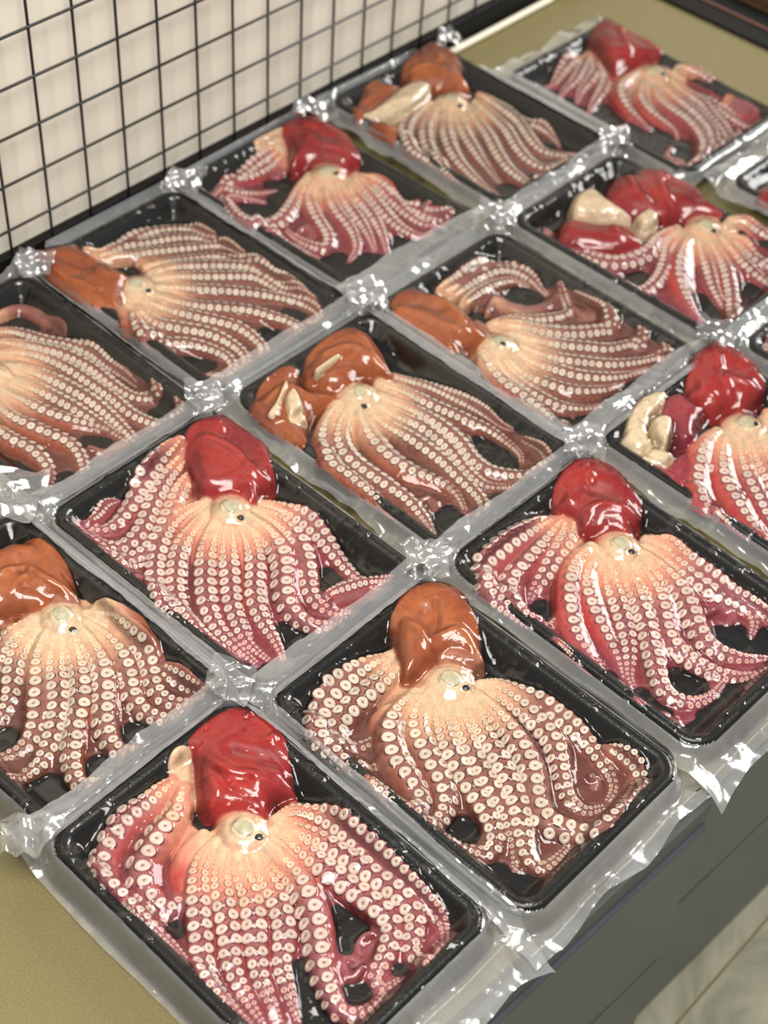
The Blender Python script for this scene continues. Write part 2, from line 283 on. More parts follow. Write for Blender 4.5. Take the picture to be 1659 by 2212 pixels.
PACKS={
 'T1':{'kind':'red','mouth':(18.1, 43.0),'beak':(21.5, 30.5),'arms':[
  [17,0.1,1,3,0,[14,103,-24,101,-53,86,-78,59,-99,35,-118,9,-136,-14,-155,-51,-160,-83,-163,-112,-159,-145]],
  [17,0,1,3,0,[16,92,-10,82,-32,61,-55,32,-71,7,-91,-22,-108,-41,-122,-68,-130,-97,-135,-119,-141,-146]],
  [18,0,1,3,0,[22,80,3,63,-14,37,-24,10,-44,-20,-67,-47,-85,-72,-100,-94,-109,-121,-122,-155]],
  [17,0,1,3,0,[31,67,18,40,9,11,-1,-21,-17,-51,-37,-75,-61,-94,-76,-117,-87,-139,-104,-173]],
  [20,-0.45,1,4,0,[45,55,45,15,43,-22,31,-57,17,-87,-5,-115,-28,-145,-44,-174,-52,-202,-37,-220,-13,-225,8,-221]],
  [19,0,1,3,0,[74,59,80,17,80,-29,84,-70,89,-109,92,-144,85,-167,67,-180,43,-191,15,-200,13,-220,38,-228]],
  [18,0,1,3,0,[82,62,99,31,109,2,114,-32,120,-66,124,-100,127,-135,124,-168,109,-189,84,-203,75,-221,75,-247,98,-246,115,-221]],
  [16,0,1,3,0,[87,73,117,64,135,37,144,1,145,-36,145,-70,145,-104,146,-137,146,-171,145,-198,138,-219,111,-243]],
  [7,0,0,3,0,[11,-180,-8,-179,-7,-160,7,-150,18,-160,12,-171,5,-165]],
  [6,0,0,3,0,[60,-155,50,-147,34,-150,31,-162,50,-164]],
  [19,-0.55,1,3,0,[23,220,-26,216,-66,216,-101,210,-130,197,-153,162,-157,130,-155,96,-154,58,-151,26,-154,-6]],
  [21,-0.5,1,4,0,[26,205,-8,180,-44,168,-79,158,-104,145,-120,120,-122,95,-117,76,-100,76,-84,97,-72,113]],
  [8,0,1,3,0,[-166,123,-163,91,-160,55,-158,22,-159,-1]],
  [16,0.9,0,3,1,[-5,128,-45,119,-73,101,-91,68,-102,39]],
  ],'blobs':[
  ['cream',15,6,[30,247,51,258,70,250,70,234,46,205,23,175,8,180,20,209,21,232],[]],
  ['mantle',27,6,[77,257,114,265,164,257,186,233,191,196,188,155,165,123,145,90,133,71,103,89,74,72,58,87,39,121,17,138,13,156,27,184,59,226],[[4,3,[77,228,77,195,81,166,101,138,115,102,124,71]],[-5,6,[108,187,126,159,139,136]],[-3,3,[65,181,63,142,86,99]],[2.5,3,[58,178,36,127]],[2.5,3,[100,131,88,96,72,72]]]],
  ]},
 'T2':{'kind':'brown','mouth':(26.7, 47.4),'beak':(30.5, 34.4),'arms':[
  [21,0.4,1,3,0,[3,122,-52,116,-87,95,-110,60,-119,24,-127,-6,-148,-21,-174,-15,-176,17]],
  [20,0.25,1,3,0,[26,107,-18,96,-47,74,-63,41,-76,12,-88,-17,-103,-40,-124,-53,-157,-56,-172,-39,-174,-25]],
  [19,0,1,3,0,[29,87,-2,64,-25,31,-42,-2,-57,-39,-67,-70,-78,-100,-91,-125,-108,-142,-127,-144,-138,-125,-154,-100,-167,-82]],
  [18,0,1,3,0,[41,70,16,42,-2,10,-19,-22,-32,-56,-42,-82,-51,-107,-62,-130,-78,-152,-98,-174,-116,-188]],
  [19,0,1,3,0,[55,56,33,19,18,-16,6,-48,-7,-77,-20,-100,-35,-126,-54,-147,-72,-168,-88,-190,-91,-212,-71,-220,-29,-219]],
  [20,-0.4,1,4,0,[69,51,65,8,58,-31,45,-67,29,-99,4,-126,-17,-152,-22,-177,-12,-202,1,-224,15,-241,50,-242,93,-232,136,-215,151,-199]],
  [18,-0.35,1,3,0,[97,57,107,0,108,-40,101,-76,84,-107,60,-135,42,-157,34,-179,40,-199,66,-213]],
  [17,0,1,3,0,[93,63,115,36,126,3,132,-31,133,-64,133,-98,130,-130,122,-159,113,-185,98,-204,75,-211]],
  [12,0.3,1,3,0,[138,-152,143,-180,143,-208,125,-232,96,-247]],
  [10,0,0,3,0,[86,-168,89,-178,81,-180,88,-171]],
  [20,-0.2,1,3,0,[26,200,-11,211,-62,213,-109,209,-161,180,-178,151,-178,116,-177,87,-137,79,-117,77]],
  [20,0,1,4,0,[20,180,-19,176,-65,178,-100,175,-128,166,-143,145,-138,124,-113,116,-90,117]],
  [11,0.4,1,3,0,[-178,56,-178,20,-170,-11,-132,-23]],
  [15,0.9,0,3,1,[-45,132,-73,128,-90,106,-97,81]],
  ],'blobs':[
  ['cream',14,6,[23,220,47,209,37,185,12,162,-7,168,0,197],[]],
  ['mantle',28,6,[76,248,121,267,167,261,188,242,197,207,184,163,164,132,134,94,107,90,97,118,74,134,46,131,22,137,-1,147,17,183,43,217],[[-7,10,[117,211,106,178]],[4,3,[79,223,81,197,66,151]],[-3,3,[146,214,119,185,83,170]],[3,3,[104,162,132,141,127,104]],[-3,3,[101,141,108,110]],[3,3,[194,187,168,150,140,116]]]],
  ['neck',20,6,[67,144,101,147,128,134,141,109,123,79,99,90,85,118],[[3,3,[66,127,92,114,107,87]]]],
  ]},
 'T3':{'kind':'red','mouth':(35.9, 45.3),'beak':(35.7, 34.0),'arms':[
  [22,0.55,1,5,1,[36,127,-12,124,-51,104,-84,78,-109,51,-128,22,-137,-10,-137,-43]],
  [20,0.5,1,3,1,[39,108,-4,100,-34,83,-53,59,-73,26,-87,-5,-99,-31,-112,-55,-129,-79]],
  [18,0,1,3,0,[42,90,9,63,-13,34,-32,6,-58,-27,-79,-51,-99,-69,-122,-88,-130,-103]],
  [19,-0.2,1,3,0,[58,74,33,39,13,7,-9,-26,-32,-56,-58,-84,-77,-106,-96,-127,-107,-149,-104,-170,-87,-191,-54,-201,-18,-198]],
  [19,-0.4,1,3,0,[72,61,56,17,41,-18,17,-50,-6,-74,-21,-97,-22,-123,-20,-153,-12,-180,7,-205,31,-223,49,-236]],
  [20,-0.4,1,4,0,[92,57,89,7,79,-34,64,-67,44,-95,29,-121,25,-143,31,-166,48,-192,79,-217]],
  [18,0,1,3,0,[113,65,117,20,114,-22,114,-58,120,-89,131,-116,134,-142,121,-163,97,-174]],
  [17,0,1,3,0,[127,76,139,43,135,-4,136,-46,136,-89,141,-128,145,-164,146,-195,144,-204]],
  [20,-0.4,1,3,0,[38,215,-12,219,-60,222,-101,222,-133,218,-177,179,-178,145,-178,111,-178,83,-171,63]],
  [20,-0.4,1,3,0,[50,204,1,194,-42,187,-76,182,-114,174,-141,154,-169,112,-165,85,-133,73,-108,79]],
  [19,0,1,3,0,[58,192,18,169,-27,156,-56,147,-80,142,-103,137,-118,130]],
  [8,0,1,3,0,[-178,32,-178,-12,-177,-54,-167,-88,-132,-105]],
  [10,0,0,3,0,[-177,-134,-172,-172,-141,-195,-109,-210]],
  [9,0,0,3,0,[74,-95,104,-102,114,-122,93,-131,79,-116]],
  ],'blobs':[
  ['mantle',28,6,[89,260,127,275,166,278,184,267,198,236,197,192,184,149,164,118,138,94,118,95,104,78,92,101,77,121,53,143,41,157,54,189,45,215,60,238],[[-7,9,[126,204,143,176]],[4,3,[57,189,87,172,113,152,128,123,122,93]],[3,3,[167,259,140,215]],[3,3,[107,264,84,224,63,194]],[-3,3,[70,158,102,123]],[3,2.5,[81,142,71,122]],[3,2.5,[105,121,94,95]]]],
  ]},
 'T4':{'kind':'red','mouth':(27.0, 51.3),'beak':(32.6, 44.4),'arms':[
  [22,0.6,1,4,1,[8,133,-45,127,-86,107,-131,79,-178,35,-178,4,-178,-31]],
  [20,0.5,1,3,1,[30,117,-13,103,-51,79,-85,46,-107,8,-124,-25,-138,-62,-176,-113,-178,-147]],
  [19,0.3,1,3,0,[39,102,7,77,-23,47,-51,11,-70,-21,-91,-54,-106,-89,-122,-129,-126,-167]],
  [19,0,1,3,0,[52,89,31,59,9,30,-15,-5,-32,-39,-48,-71,-60,-109,-69,-147,-68,-178]],
  [18,0,1,3,0,[73,85,52,46,34,12,21,-21,0,-54,-10,-90,-14,-126,-9,-155]],
  [18,0,1,3,0,[103,87,87,49,73,12,62,-25,57,-64,58,-101,66,-132]],
  [18,0,1,3,0,[118,92,119,55,120,14,123,-30,125,-73,127,-106]],
  [17,0,1,3,0,[128,101,133,63,136,19,145,-25,149,-62]],
  [9,0,1,3,0,[-178,14,-178,-24,-178,-61,-178,-93,-178,-120]],
  ],'blobs':[
  ['mantle',29,6,[93,270,129,284,170,284,199,284,200,255,200,212,187,166,152,125,111,121,86,131,72,148,44,156,32,171,27,198,37,229],[[4,3,[185,277,160,253,133,225]],[-8,9,[138,203,156,191]],[4,3,[80,237,56,205,54,184]],[4,3,[80,156,110,191,125,169,135,132]],[-3,3,[94,161,100,129]]]],
  ['visc',27,6,[-141,241,-99,263,-59,275,-20,271,2,251,-39,234,-68,234,-84,227,-103,210,-117,193,-125,179,-151,187,-160,207,-159,230],[[-3,3,[-91,242,-110,216,-134,203]]]],
  ['visc',29,6,[-83,227,-60,223,-46,206,-55,188,-91,169,-108,164,-113,177,-105,200],[]],
  ['tuck',25,6,[-46,230,-8,244,22,244,33,225,29,193,24,170,-19,158,-54,138,-78,147,-78,169,-54,190,-47,209],[]],
  ['visc',22,6,[-171,176,-131,185,-113,156,-110,141,-141,140,-166,159],[]],
  ['tuck',16,6,[-163,159,-133,144,-100,147,-79,135,-104,100,-161,79,-176,84,-172,114],[]],
  ]},
 'T5':{'kind':'brown','mouth':(44.4, 17.5),'beak':(42.8, 1.5),'arms':[
  [18,0,1,3,0,[72,63,33,70,1,68,-31,51,-62,27,-91,6]],
  [18,0.2,1,3,0,[69,50,31,50,-3,37,-30,16,-53,-9,-78,-29,-101,-40,-127,-41]],
  [20,0.3,1,3,1,[70,37,35,17,7,-7,-16,-34,-42,-61,-65,-84,-89,-100,-114,-104,-132,-96,-156,-92]],
  [18,0.1,1,3,0,[74,24,46,-3,21,-29,0,-59,-18,-83,-43,-107,-64,-124,-86,-137,-109,-148,-133,-146,-160,-149,-169,-126]],
  [19,-0.2,1,3,1,[86,11,63,-26,45,-60,26,-87,5,-110,-21,-131,-47,-153,-67,-174,-83,-197,-89,-221,-84,-248,-56,-252,-20,-251]],
  [20,-0.35,1,4,0,[98,1,89,-40,76,-79,57,-110,35,-135,12,-160,-3,-185,-8,-207,1,-226,18,-250,46,-252]],
  [18,-0.35,1,3,0,[113,6,117,-47,110,-88,96,-122,76,-152,68,-181,73,-202,85,-224,97,-250,120,-254]],
  [18,-0.25,1,3,0,[127,19,143,-22,144,-66,144,-99,131,-130,112,-161,106,-184,112,-205,130,-222,145,-237,157,-228]],
  [15,0.9,0,3,1,[144,15,158,-29,165,-70,162,-107,152,-134]],
  [12,-0.3,1,3,0,[140,-148,145,-177,150,-206,154,-222,152,-228]],
  [16,-0.2,1,3,0,[35,129,14,117,0,110,-7,99]],
  ],'blobs':[
  ['mantle',28,6,[43,203,88,227,118,226,136,220,166,193,175,157,166,114,154,81,133,40,112,39,98,59,76,65,45,87,5,130],[[-7,9,[107,163,112,141]],[4,3,[66,159,109,150,113,100,128,58]],[3,3,[54,115,112,136]],[-3,3,[76,115,104,65]],[3,3,[163,165,151,108]]]],
  ['neck',20,6,[94,86,126,82,142,60,131,38,111,42,95,63],[]],
  ]},
 'T6':{'kind':'red','mouth':(28.0, 33.4),'beak':(26.8, 19.5),'arms':[
  [17,0,1,3,0,[45,116,-4,123,-44,117,-82,96,-113,71,-137,43,-168,-3,-173,-32,-173,-67,-172,-101,-171,-135,-162,-165]],
  [17,0,1,3,0,[40,97,-12,86,-48,74,-79,53,-108,26,-129,2,-147,-31,-161,-74,-166,-106,-164,-136,-142,-152,-134,-178]],
  [19,0,1,3,0,[36,74,-8,49,-41,23,-69,-5,-92,-31,-112,-60,-125,-87,-131,-115,-132,-147,-131,-175,-130,-195]],
  [18,0,1,3,0,[39,54,12,25,-16,-5,-42,-36,-64,-62,-85,-90,-100,-119,-112,-151,-113,-177,-111,-198]],
  [18,-0.05,1,3,1,[53,41,40,4,21,-30,-5,-60,-33,-87,-54,-114,-67,-145,-75,-175,-85,-202,-93,-216]],
  [21,-0.45,1,5,0,[67,37,70,-9,59,-57,38,-91,10,-118,-9,-146,-16,-176,-9,-202,12,-221,25,-246]],
  [19,-0.15,1,3,0,[89,42,103,-3,99,-52,80,-90,56,-122,36,-149,27,-175,33,-201,56,-225]],
  [17,0,1,3,0,[104,53,129,10,136,-38,131,-83,122,-123,116,-159,117,-193,126,-223]],
  [12,0,1,3,0,[43,-177,74,-182,108,-192,137,-208,152,-228]],
  [12,0,0,3,0,[41,-197,77,-205,109,-218,125,-240]],
  [19,-0.2,1,3,0,[96,242,42,235,2,220,-25,211,-59,197,-93,190,-120,197,-133,223,-148,232]],
  [18,0.15,1,3,0,[90,223,37,210,-7,190,-44,168,-78,148,-108,143,-130,150,-142,180,-139,223,-150,234]],
  [19,0.2,1,3,0,[74,186,35,172,-4,149,-42,127,-82,109,-116,108,-144,125,-166,144,-168,185]],
  [10,0,1,3,0,[-114,80,-137,95,-167,105,-172,143]],
  [9,0,0,3,0,[-132,64,-164,62,-169,95]],
  [8,0.2,1,3,0,[-129,223,-113,223,-83,231,-55,230]],
  ],'blobs':[
  ['mantle',29,6,[93,233,133,260,168,259,195,244,200,210,200,174,200,127,174,84,150,50,124,51,96,40,85,51,81,80,51,108,39,132,52,176,68,205],[[-9,9,[169,187,169,149,161,117]],[5,4,[123,219,134,188,141,143,133,87,129,42]],[3,3,[182,235,161,202]],[-4,4,[90,198,66,152]],[4,3,[83,91,113,76,93,45]],[-3,3,[63,92,81,56]]]],
  ]},
 'T7':{'kind':'brown','mouth':(0.6, 57.8),'beak':(-7.8, 43.9),'arms':[
  [12,0,1,3,0,[81,142,107,96,131,48,142,-10,148,-61,148,-110,151,-135]],
  [17,0,1,3,0,[58,120,79,70,90,23,102,-17,112,-59,124,-99,126,-136,123,-177,108,-195]],
  [18,0,1,3,0,[32,101,44,54,57,10,61,-42,56,-91,41,-135,41,-172,63,-205,96,-234,131,-240,149,-212,149,-163]],
  [18,0,1,3,0,[13,89,19,37,32,-8,35,-55,27,-101,14,-147,13,-190,38,-217,57,-240]],
  [18,0,1,3,0,[-3,91,-12,36,-5,-14,-2,-61,-3,-106,-11,-149,-16,-186,-29,-221,-84,-253,-132,-247]],
  [22,0.35,1,3,1,[-21,96,-57,36,-71,-20,-70,-69,-57,-106,-45,-140,-46,-173,-60,-205]],
  [20,0.15,1,3,0,[-34,110,-92,72,-119,34,-125,-5,-124,-43,-122,-80,-119,-116,-126,-157,-141,-195,-176,-231]],
  [20,0.45,1,3,1,[-39,131,-96,108,-138,74,-178,15,-178,-25,-178,-65,-178,-104,-178,-148,-175,-193]],
  [10,0,0,3,0,[-110,-140,-88,-141,-89,-162,-112,-165]],
  ],'blobs':[
  ['mantle',28,6,[-40,231,8,255,65,265,110,255,138,228,127,181,106,138,76,97,48,140,1,133,-35,153,-49,180,-56,203],[[3,4,[18,224,65,199,70,133]],[-3,3,[-43,187,7,183,39,162]],[3,3,[104,225,90,176,67,136]]]],
  ['mantle',24,6,[-191,213,-133,248,-74,262,-37,240,-59,205,-35,153,-20,127,-78,139,-122,124,-179,74,-189,90,-195,136,-196,169],[[3,3,[-165,208,-108,214,-77,193]],[-3,3,[-71,205,-65,141]]]],
  ['visc',30,6,[-182,175,-147,191,-88,223,-94,207,-156,167,-179,160],[]],
  ['visc',32,6,[-123,193,-93,200,-94,175,-119,141,-157,139,-146,169],[]],
  ['visc',24,6,[-185,158,-127,148,-120,129,-149,120,-185,146],[]],
  ['visc',33,6,[-41,200,16,203,31,198,19,188,-36,187],[]],
  ]},
 'T8':{'kind':'brown','mouth':(-40.0, 14.4),'beak':(-41.4, 9.8),'arms':[
  [16,0,1,3,0,[-46,90,6,73,51,39,93,18,126,23,160,77]],
  [18,-0.2,1,4,0,[-19,73,8,40,36,-2,77,-39,120,-65,140,-74,161,-38,162,2,160,36]],
  [18,0,1,3,0,[-28,44,-7,-3,22,-44,54,-78,86,-112,132,-130,142,-147,168,-125,170,-87]],
  [17,0,1,3,0,[-44,20,-31,-29,-10,-71,20,-106,53,-143,99,-171,140,-189,155,-203,172,-169]],
  [18,0,1,3,0,[-65,7,-58,-47,-38,-90,-15,-130,19,-161,64,-185,112,-197]],
  [19,0.1,1,3,0,[-89,-4,-99,-57,-84,-104,-64,-141,-31,-168,8,-186,43,-188]],
  [18,0.1,1,3,0,[-105,12,-123,-33,-126,-81,-121,-125,-105,-161,-73,-189,-40,-202]],
  [21,0.45,1,3,1,[-114,40,-161,-7,-178,-67,-176,-114,-175,-158,-172,-194,-126,-215]],
  [18,0,1,3,0,[-41,221,16,219,90,220,133,197,142,152,146,121]],
  [18,0,1,3,0,[-37,198,39,205,99,200,134,174,141,132,133,83]],
  [16,0,1,3,0,[-36,167,26,175,74,172,116,157,128,126]],
  [16,0,0,3,1,[28,134,39,92,76,61,141,67,145,54]],
  [12,0,0,3,0,[130,14,137,-16,153,-36]],
  [9,0,0,3,0,[-7,124,45,148,32,125,71,143]],
  ],'blobs':[
  ['mantle',28,6,[-164,248,-125,261,-85,246,-65,216,-51,170,-60,121,-70,91,-87,51,-124,53,-154,61,-183,60,-184,100,-182,160,-183,216],[[-7,8,[-123,205,-107,167]],[4,4,[-165,219,-150,174,-141,126,-123,86]],[3,3,[-78,205,-93,138,-108,104]]]],
  ['neck',20,6,[-145,88,-102,112,-57,111,-53,83,-77,57,-105,67,-148,59,-159,70],[]],
  ]},
 'T9':{'kind':'red','mouth':(60.5, -12.9),'beak':(57.6, -25.1),'arms':[
  [20,0.35,1,4,0,[80,18,22,25,-30,15,-71,24,-104,44,-122,82,-128,139,-117,193,-111,223]],
  [17,0.2,1,3,0,[74,0,16,-5,-27,-29,-76,-49,-114,-54,-138,-44,-141,5,-136,68]],
  [22,0.5,1,3,1,[71,-18,13,-41,-33,-67,-68,-100,-92,-135,-108,-167,-115,-192]],
  [18,0.1,1,3,0,[92,-32,54,-70,21,-107,-12,-142,-32,-170,-49,-198,-68,-220]],
  [18,0,1,3,1,[109,-48,78,-93,47,-135,13,-168,-25,-200,-89,-245,-87,-260,-58,-260,-19,-260]],
  [18,0,1,3,0,[133,-55,115,-104,96,-146,86,-185,81,-221,53,-260]],
  [18,0,1,3,0,[126,-70,137,-106,125,-154,129,-195,111,-246]],
  [17,0,1,3,0,[142,-54,178,-77,178,-118,178,-164,178,-211]],
  [9,0,0,3,0,[-139,-52,-130,-107,-128,-166,-120,-200]],
  ],'blobs':[
  ['mantle',28,6,[57,200,112,220,157,195,196,159,200,111,200,67,187,27,177,-17,166,-37,128,5,105,34,73,48,49,92,36,120,31,162],[[4,3,[183,148,131,101,104,35]],[-5,5,[108,138,89,78]],[4,3,[122,187,90,146,74,92]],[-4,4,[161,89,159,30]]]],
  ['mantle',22,6,[-122,190,-79,195,-45,142,-5,97,-13,46,-37,24,-84,53,-129,109,-142,157],[[4,3,[-32,107,-55,77,-45,32]],[-3,3,[-98,160,-62,113]]]],
  ['visc',30,6,[-61,208,-18,230,35,220,34,189,27,158,23,117,13,88,-28,137,-68,181],[[-3,3,[-39,181,-14,151]]]],
  ['visc',26,6,[22,95,67,91,69,59,37,44,10,61],[]],
  ]},
 'T10':{'kind':'red','mouth':(-118.5, 4.6),'beak':(-125.0, -5.5),'arms':[
  [18,0,1,3,0,[-178,2,-178,-36,-178,-84,-178,-137]],
  [18,0,1,3,0,[-178,-13,-178,-67,-178,-124,-178,-175]],
  [18,0,1,3,0,[-178,-22,-178,-83,-178,-139,-178,-192]],
  [18,0,1,3,0,[-178,-15,-178,-67,-178,-119]],
  ],'blobs':[
  ['mantle',28,6,[-196,183,-139,215,-55,200,-27,133,-90,51,-173,16,-196,54,-196,130],[]],
  ]},
 'T11':{'kind':'brown','mouth':(-20.7, 37.4),'beak':(-23.6, 32.1),'arms':[
  [14,0,0,3,0,[82,219,130,210,141,155,153,115,151,98]],
  [16,0,1,3,0,[36,185,73,155,99,103,127,62,142,17,144,-36,148,-80,148,-113]],
  [17,0,1,3,0,[24,162,54,123,82,82,105,35,117,-19,117,-74,123,-125,142,-153,158,-163,175,-113,163,-76]],
  [17,0,1,3,0,[1,132,42,100,69,59,83,7,90,-52,93,-109,92,-164,105,-208,128,-239,159,-225,175,-180,173,-134]],
  [18,0,1,3,0,[-18,100,17,62,38,13,53,-43,60,-95,60,-150,57,-194,52,-249,87,-255]],
  [18,0,1,3,0,[-36,76,-13,36,7,-8,20,-59,29,-109,36,-148,42,-188,46,-218]],
  [20,0.35,1,3,1,[-54,51,-41,-1,-28,-52,-10,-97,14,-132,33,-163,42,-199]],
  [20,0.35,1,3,1,[-81,21,-79,-36,-66,-83,-51,-125,-44,-159,-53,-198,-88,-251]],
  [20,0.35,1,3,1,[-118,-28,-116,-78,-105,-112,-104,-150,-111,-181,-131,-202]],
  [10,0,0,3,0,[-22,-184,-4,-208,33,-210,33,-247]],
  ],'blobs':[
  ['mantle',26,6,[-20,245,27,270,46,235,23,171,-21,112,-54,126,-58,179],[]],
  ]},
 'T12':{'kind':'brown','mouth':(-40.7, 40.9),'beak':(-36.9, 26.2),'arms':[
  [17,0,1,3,0,[-84,228,-38,211,42,215,98,200,140,169,153,111]],
  [17,0,1,3,0,[-79,214,-17,212,41,187,95,164,135,130,152,64]],
  [16,0,1,3,0,[-58,203,-14,176,42,150,96,119,144,88,154,22]],
  [14,0,1,3,1,[-20,129,30,109,70,90,112,66,140,21,161,-33,178,-71]],
  [17,0,1,3,0,[-26,103,26,85,68,55,108,24,141,-16,148,-77,162,-124,165,-166]],
  [17,0,1,3,0,[-31,84,12,56,51,24,91,-7,127,-44,136,-102,150,-143,155,-182]],
  [17,0,1,3,0,[-48,64,-12,30,23,-7,59,-42,89,-78,114,-113,137,-150,144,-197,134,-216,109,-202]],
  [18,0.1,1,3,0,[-67,49,-48,1,-20,-42,11,-75,42,-110,62,-150,79,-186,79,-218,18,-245,-7,-215]],
  [19,0.1,1,3,0,[-90,41,-75,-11,-50,-57,-25,-97,-7,-138,-5,-183,-16,-215,-73,-247]],
  [19,0,1,3,0,[-112,35,-117,-21,-93,-62,-66,-99,-50,-142,-47,-187,-61,-215,-96,-219]],
  [18,0,1,3,0,[-133,29,-174,-48,-144,-72,-112,-102,-88,-142,-78,-178,-87,-206,-112,-210,-134,-181]],
  [16,0.9,0,3,1,[-120,73,-174,-1,-178,-50,-176,-90,-169,-124]],
  ],'blobs':[
  ['mantle',27,6,[-182,274,-153,284,-106,261,-86,233,-82,192,-76,140,-71,100,-106,78,-153,41,-184,61,-196,98,-196,146,-196,220],[[-5,7,[-149,221,-125,171]],[4,3,[-184,243,-177,165,-156,101]],[3,3,[-101,214,-119,139,-91,95]],[-3,3,[-159,130,-164,73]]]],
  ['visc',24,6,[-132,132,-113,142,-119,121,-120,108,-139,104,-159,86,-147,111],[]],
  ]},
 'T13':{'kind':'red','mouth':(39.4, 39.7),'beak':(42.3, 29.7),'arms':[
  [18,-0.2,1,3,0,[70,220,-3,215,-63,212,-104,219,-133,215,-134,223]],
  [15,0,1,3,1,[71,209,11,197,-30,202,-70,217,-96,215,-87,185,-51,152,-17,139]],
  [15,0,0,3,0,[62,192,20,171,10,186]],
  [19,0.3,1,3,1,[54,112,-8,86,-56,62,-102,47,-132,53,-176,54,-177,104,-141,172,-109,185,-83,148,-68,123]],
  [18,0.3,1,3,0,[54,89,1,61,-32,18,-51,-22,-71,-63,-95,-80,-106,-53,-109,-13,-102,27]],
  [18,0.2,1,3,0,[64,65,28,25,3,-21,-9,-60,-26,-98,-51,-126,-87,-139]],
  [17,0,1,3,0,[82,48,53,4,32,-44,16,-86,-4,-126,-24,-155]],
  [17,0,1,3,0,[104,38,74,-15,60,-61,39,-108,16,-145,-10,-177]],
  [18,-0.2,1,3,1,[129,41,108,-17,90,-69,75,-116,72,-154,83,-187,114,-193]],
  [17,-0.3,1,3,1,[135,30,139,-22,128,-80,119,-129,124,-167,161,-190]],
  [15,-0.2,1,3,1,[131,22,141,-30,128,-91,139,-121,142,-159,157,-194,178,-197,178,-161,145,-131]],
  [9,0,1,3,0,[-173,13,-143,-13,-130,-60,-122,-91]],
  [11,0,0,3,0,[-102,-6,-71,-3,-82,-30,-105,-25,-105,7]],
  ],'blobs':[
  ['cream',16,6,[28,261,70,262,116,254,96,217,67,194,54,216,25,234],[]],
  ['mantle',28,6,[102,252,141,266,191,250,200,208,200,148,179,88,155,52,113,61,91,102,69,132,33,147,75,196],[[4,3,[120,188,118,139,143,95,147,53]],[-6,7,[156,194,157,142]],[3,3,[52,162,85,131]]]],
  ]},
 'T14':{'kind':'brown','mouth':(22.0, 46.6),'beak':(20.0, 31.7),'arms':[
  [20,0,1,3,0,[8,131,-71,111,-127,75,-178,6,-178,-40,-178,-85,-178,-123]],
  [19,0,1,3,0,[12,109,-58,73,-105,28,-136,-21,-177,-96,-178,-145,-177,-191]],
  [19,0,1,3,0,[22,85,-31,40,-72,-11,-100,-61,-115,-114,-123,-166,-119,-207]],
  [18,0,1,3,0,[40,67,-2,17,-29,-32,-53,-85,-69,-131,-83,-175]],
  [18,0,1,3,0,[66,60,38,2,14,-54,-13,-102,-37,-153,-44,-197,-40,-241,-2,-257,54,-259]],
  [18,0,1,3,0,[96,64,81,-4,64,-66,35,-122,20,-169,30,-209,86,-214,140,-218]],
  [17,0,1,3,0,[127,80,124,12,115,-55,87,-115,75,-161,97,-196,127,-217,123,-260]],
  [15,0,1,3,0,[130,71,131,4,129,-57,142,-96,138,-143,128,-172]],
  ],'blobs':[
  ['mantle',29,6,[25,237,72,271,137,284,179,283,185,240,167,181,138,131,112,92,76,91,61,135,33,168,4,193],[[4,3,[36,231,82,203,92,153,99,96]],[3,3,[163,263,119,203]],[-4,5,[45,204,48,159]]]],
  ['mantle',23,6,[-174,204,-117,235,-50,254,-14,218,-10,195,-79,177,-154,162,-196,157],[[-3,3,[-141,199,-64,193]]]],
  ['visc',28,6,[-185,166,-105,181,-29,197,31,189,39,149,-25,123,-90,119,-150,136],[[-3,3,[-136,145,-59,139]]]],
  ['mantle',19,6,[-196,133,-143,114,-99,111,-156,72,-196,43,-196,92],[]],
  ]},
 'T15':{'kind':'red','mouth':(58.9, 24.7),'beak':(59.1, 13.2),'arms':[
  [18,0,1,3,0,[46,214,13,222,-40,210,-84,199,-98,213]],
  [17,0,1,3,0,[74,217,16,190,-35,170,-80,164,-116,149]],
  [18,0,1,3,0,[71,200,35,162,-9,144,-53,134,-96,113]],
  [18,0.2,1,3,1,[60,177,30,130,-14,103,-66,86,-106,70]],
  [22,0.5,1,4,1,[95,82,33,78,-12,52,-40,6,-47,-36,-54,-69]],
  [19,0.35,1,3,1,[79,50,23,16,-6,-30,-12,-72,-14,-112,-33,-136]],
  [19,0.3,1,3,0,[83,24,43,-20,29,-72,22,-122,2,-168,-36,-210,-127,-249,-113,-203,-112,-165,-65,-145]],
  [18,0,1,3,0,[106,14,84,-35,75,-83,61,-134,31,-188,-42,-252,-89,-260,-131,-260]],
  [18,-0.2,1,3,1,[134,7,121,-49,115,-99,93,-144,73,-190,38,-252,68,-260,117,-260]],
  [17,0,1,3,0,[128,-5,123,-64,129,-105,127,-143,124,-177,126,-217,150,-259]],
  [16,0,1,3,0,[154,14,177,-25,178,-64,178,-101,178,-125]],
  [15,0,0,3,1,[148,-136,146,-174,166,-215,178,-235]],
  [10,0,0,3,0,[-138,4,-113,-15,-73,-18]],
  ],'blobs':[
  ['mantle',30,6,[113,249,167,271,200,264,200,224,200,168,200,117,176,73,132,79,106,92,69,101,21,97,42,151,70,202,89,232],[[4,3,[197,227,142,169,94,108]],[-5,6,[180,165,162,104]],[3,3,[109,225,87,169,116,135]]]],
  ]},
}

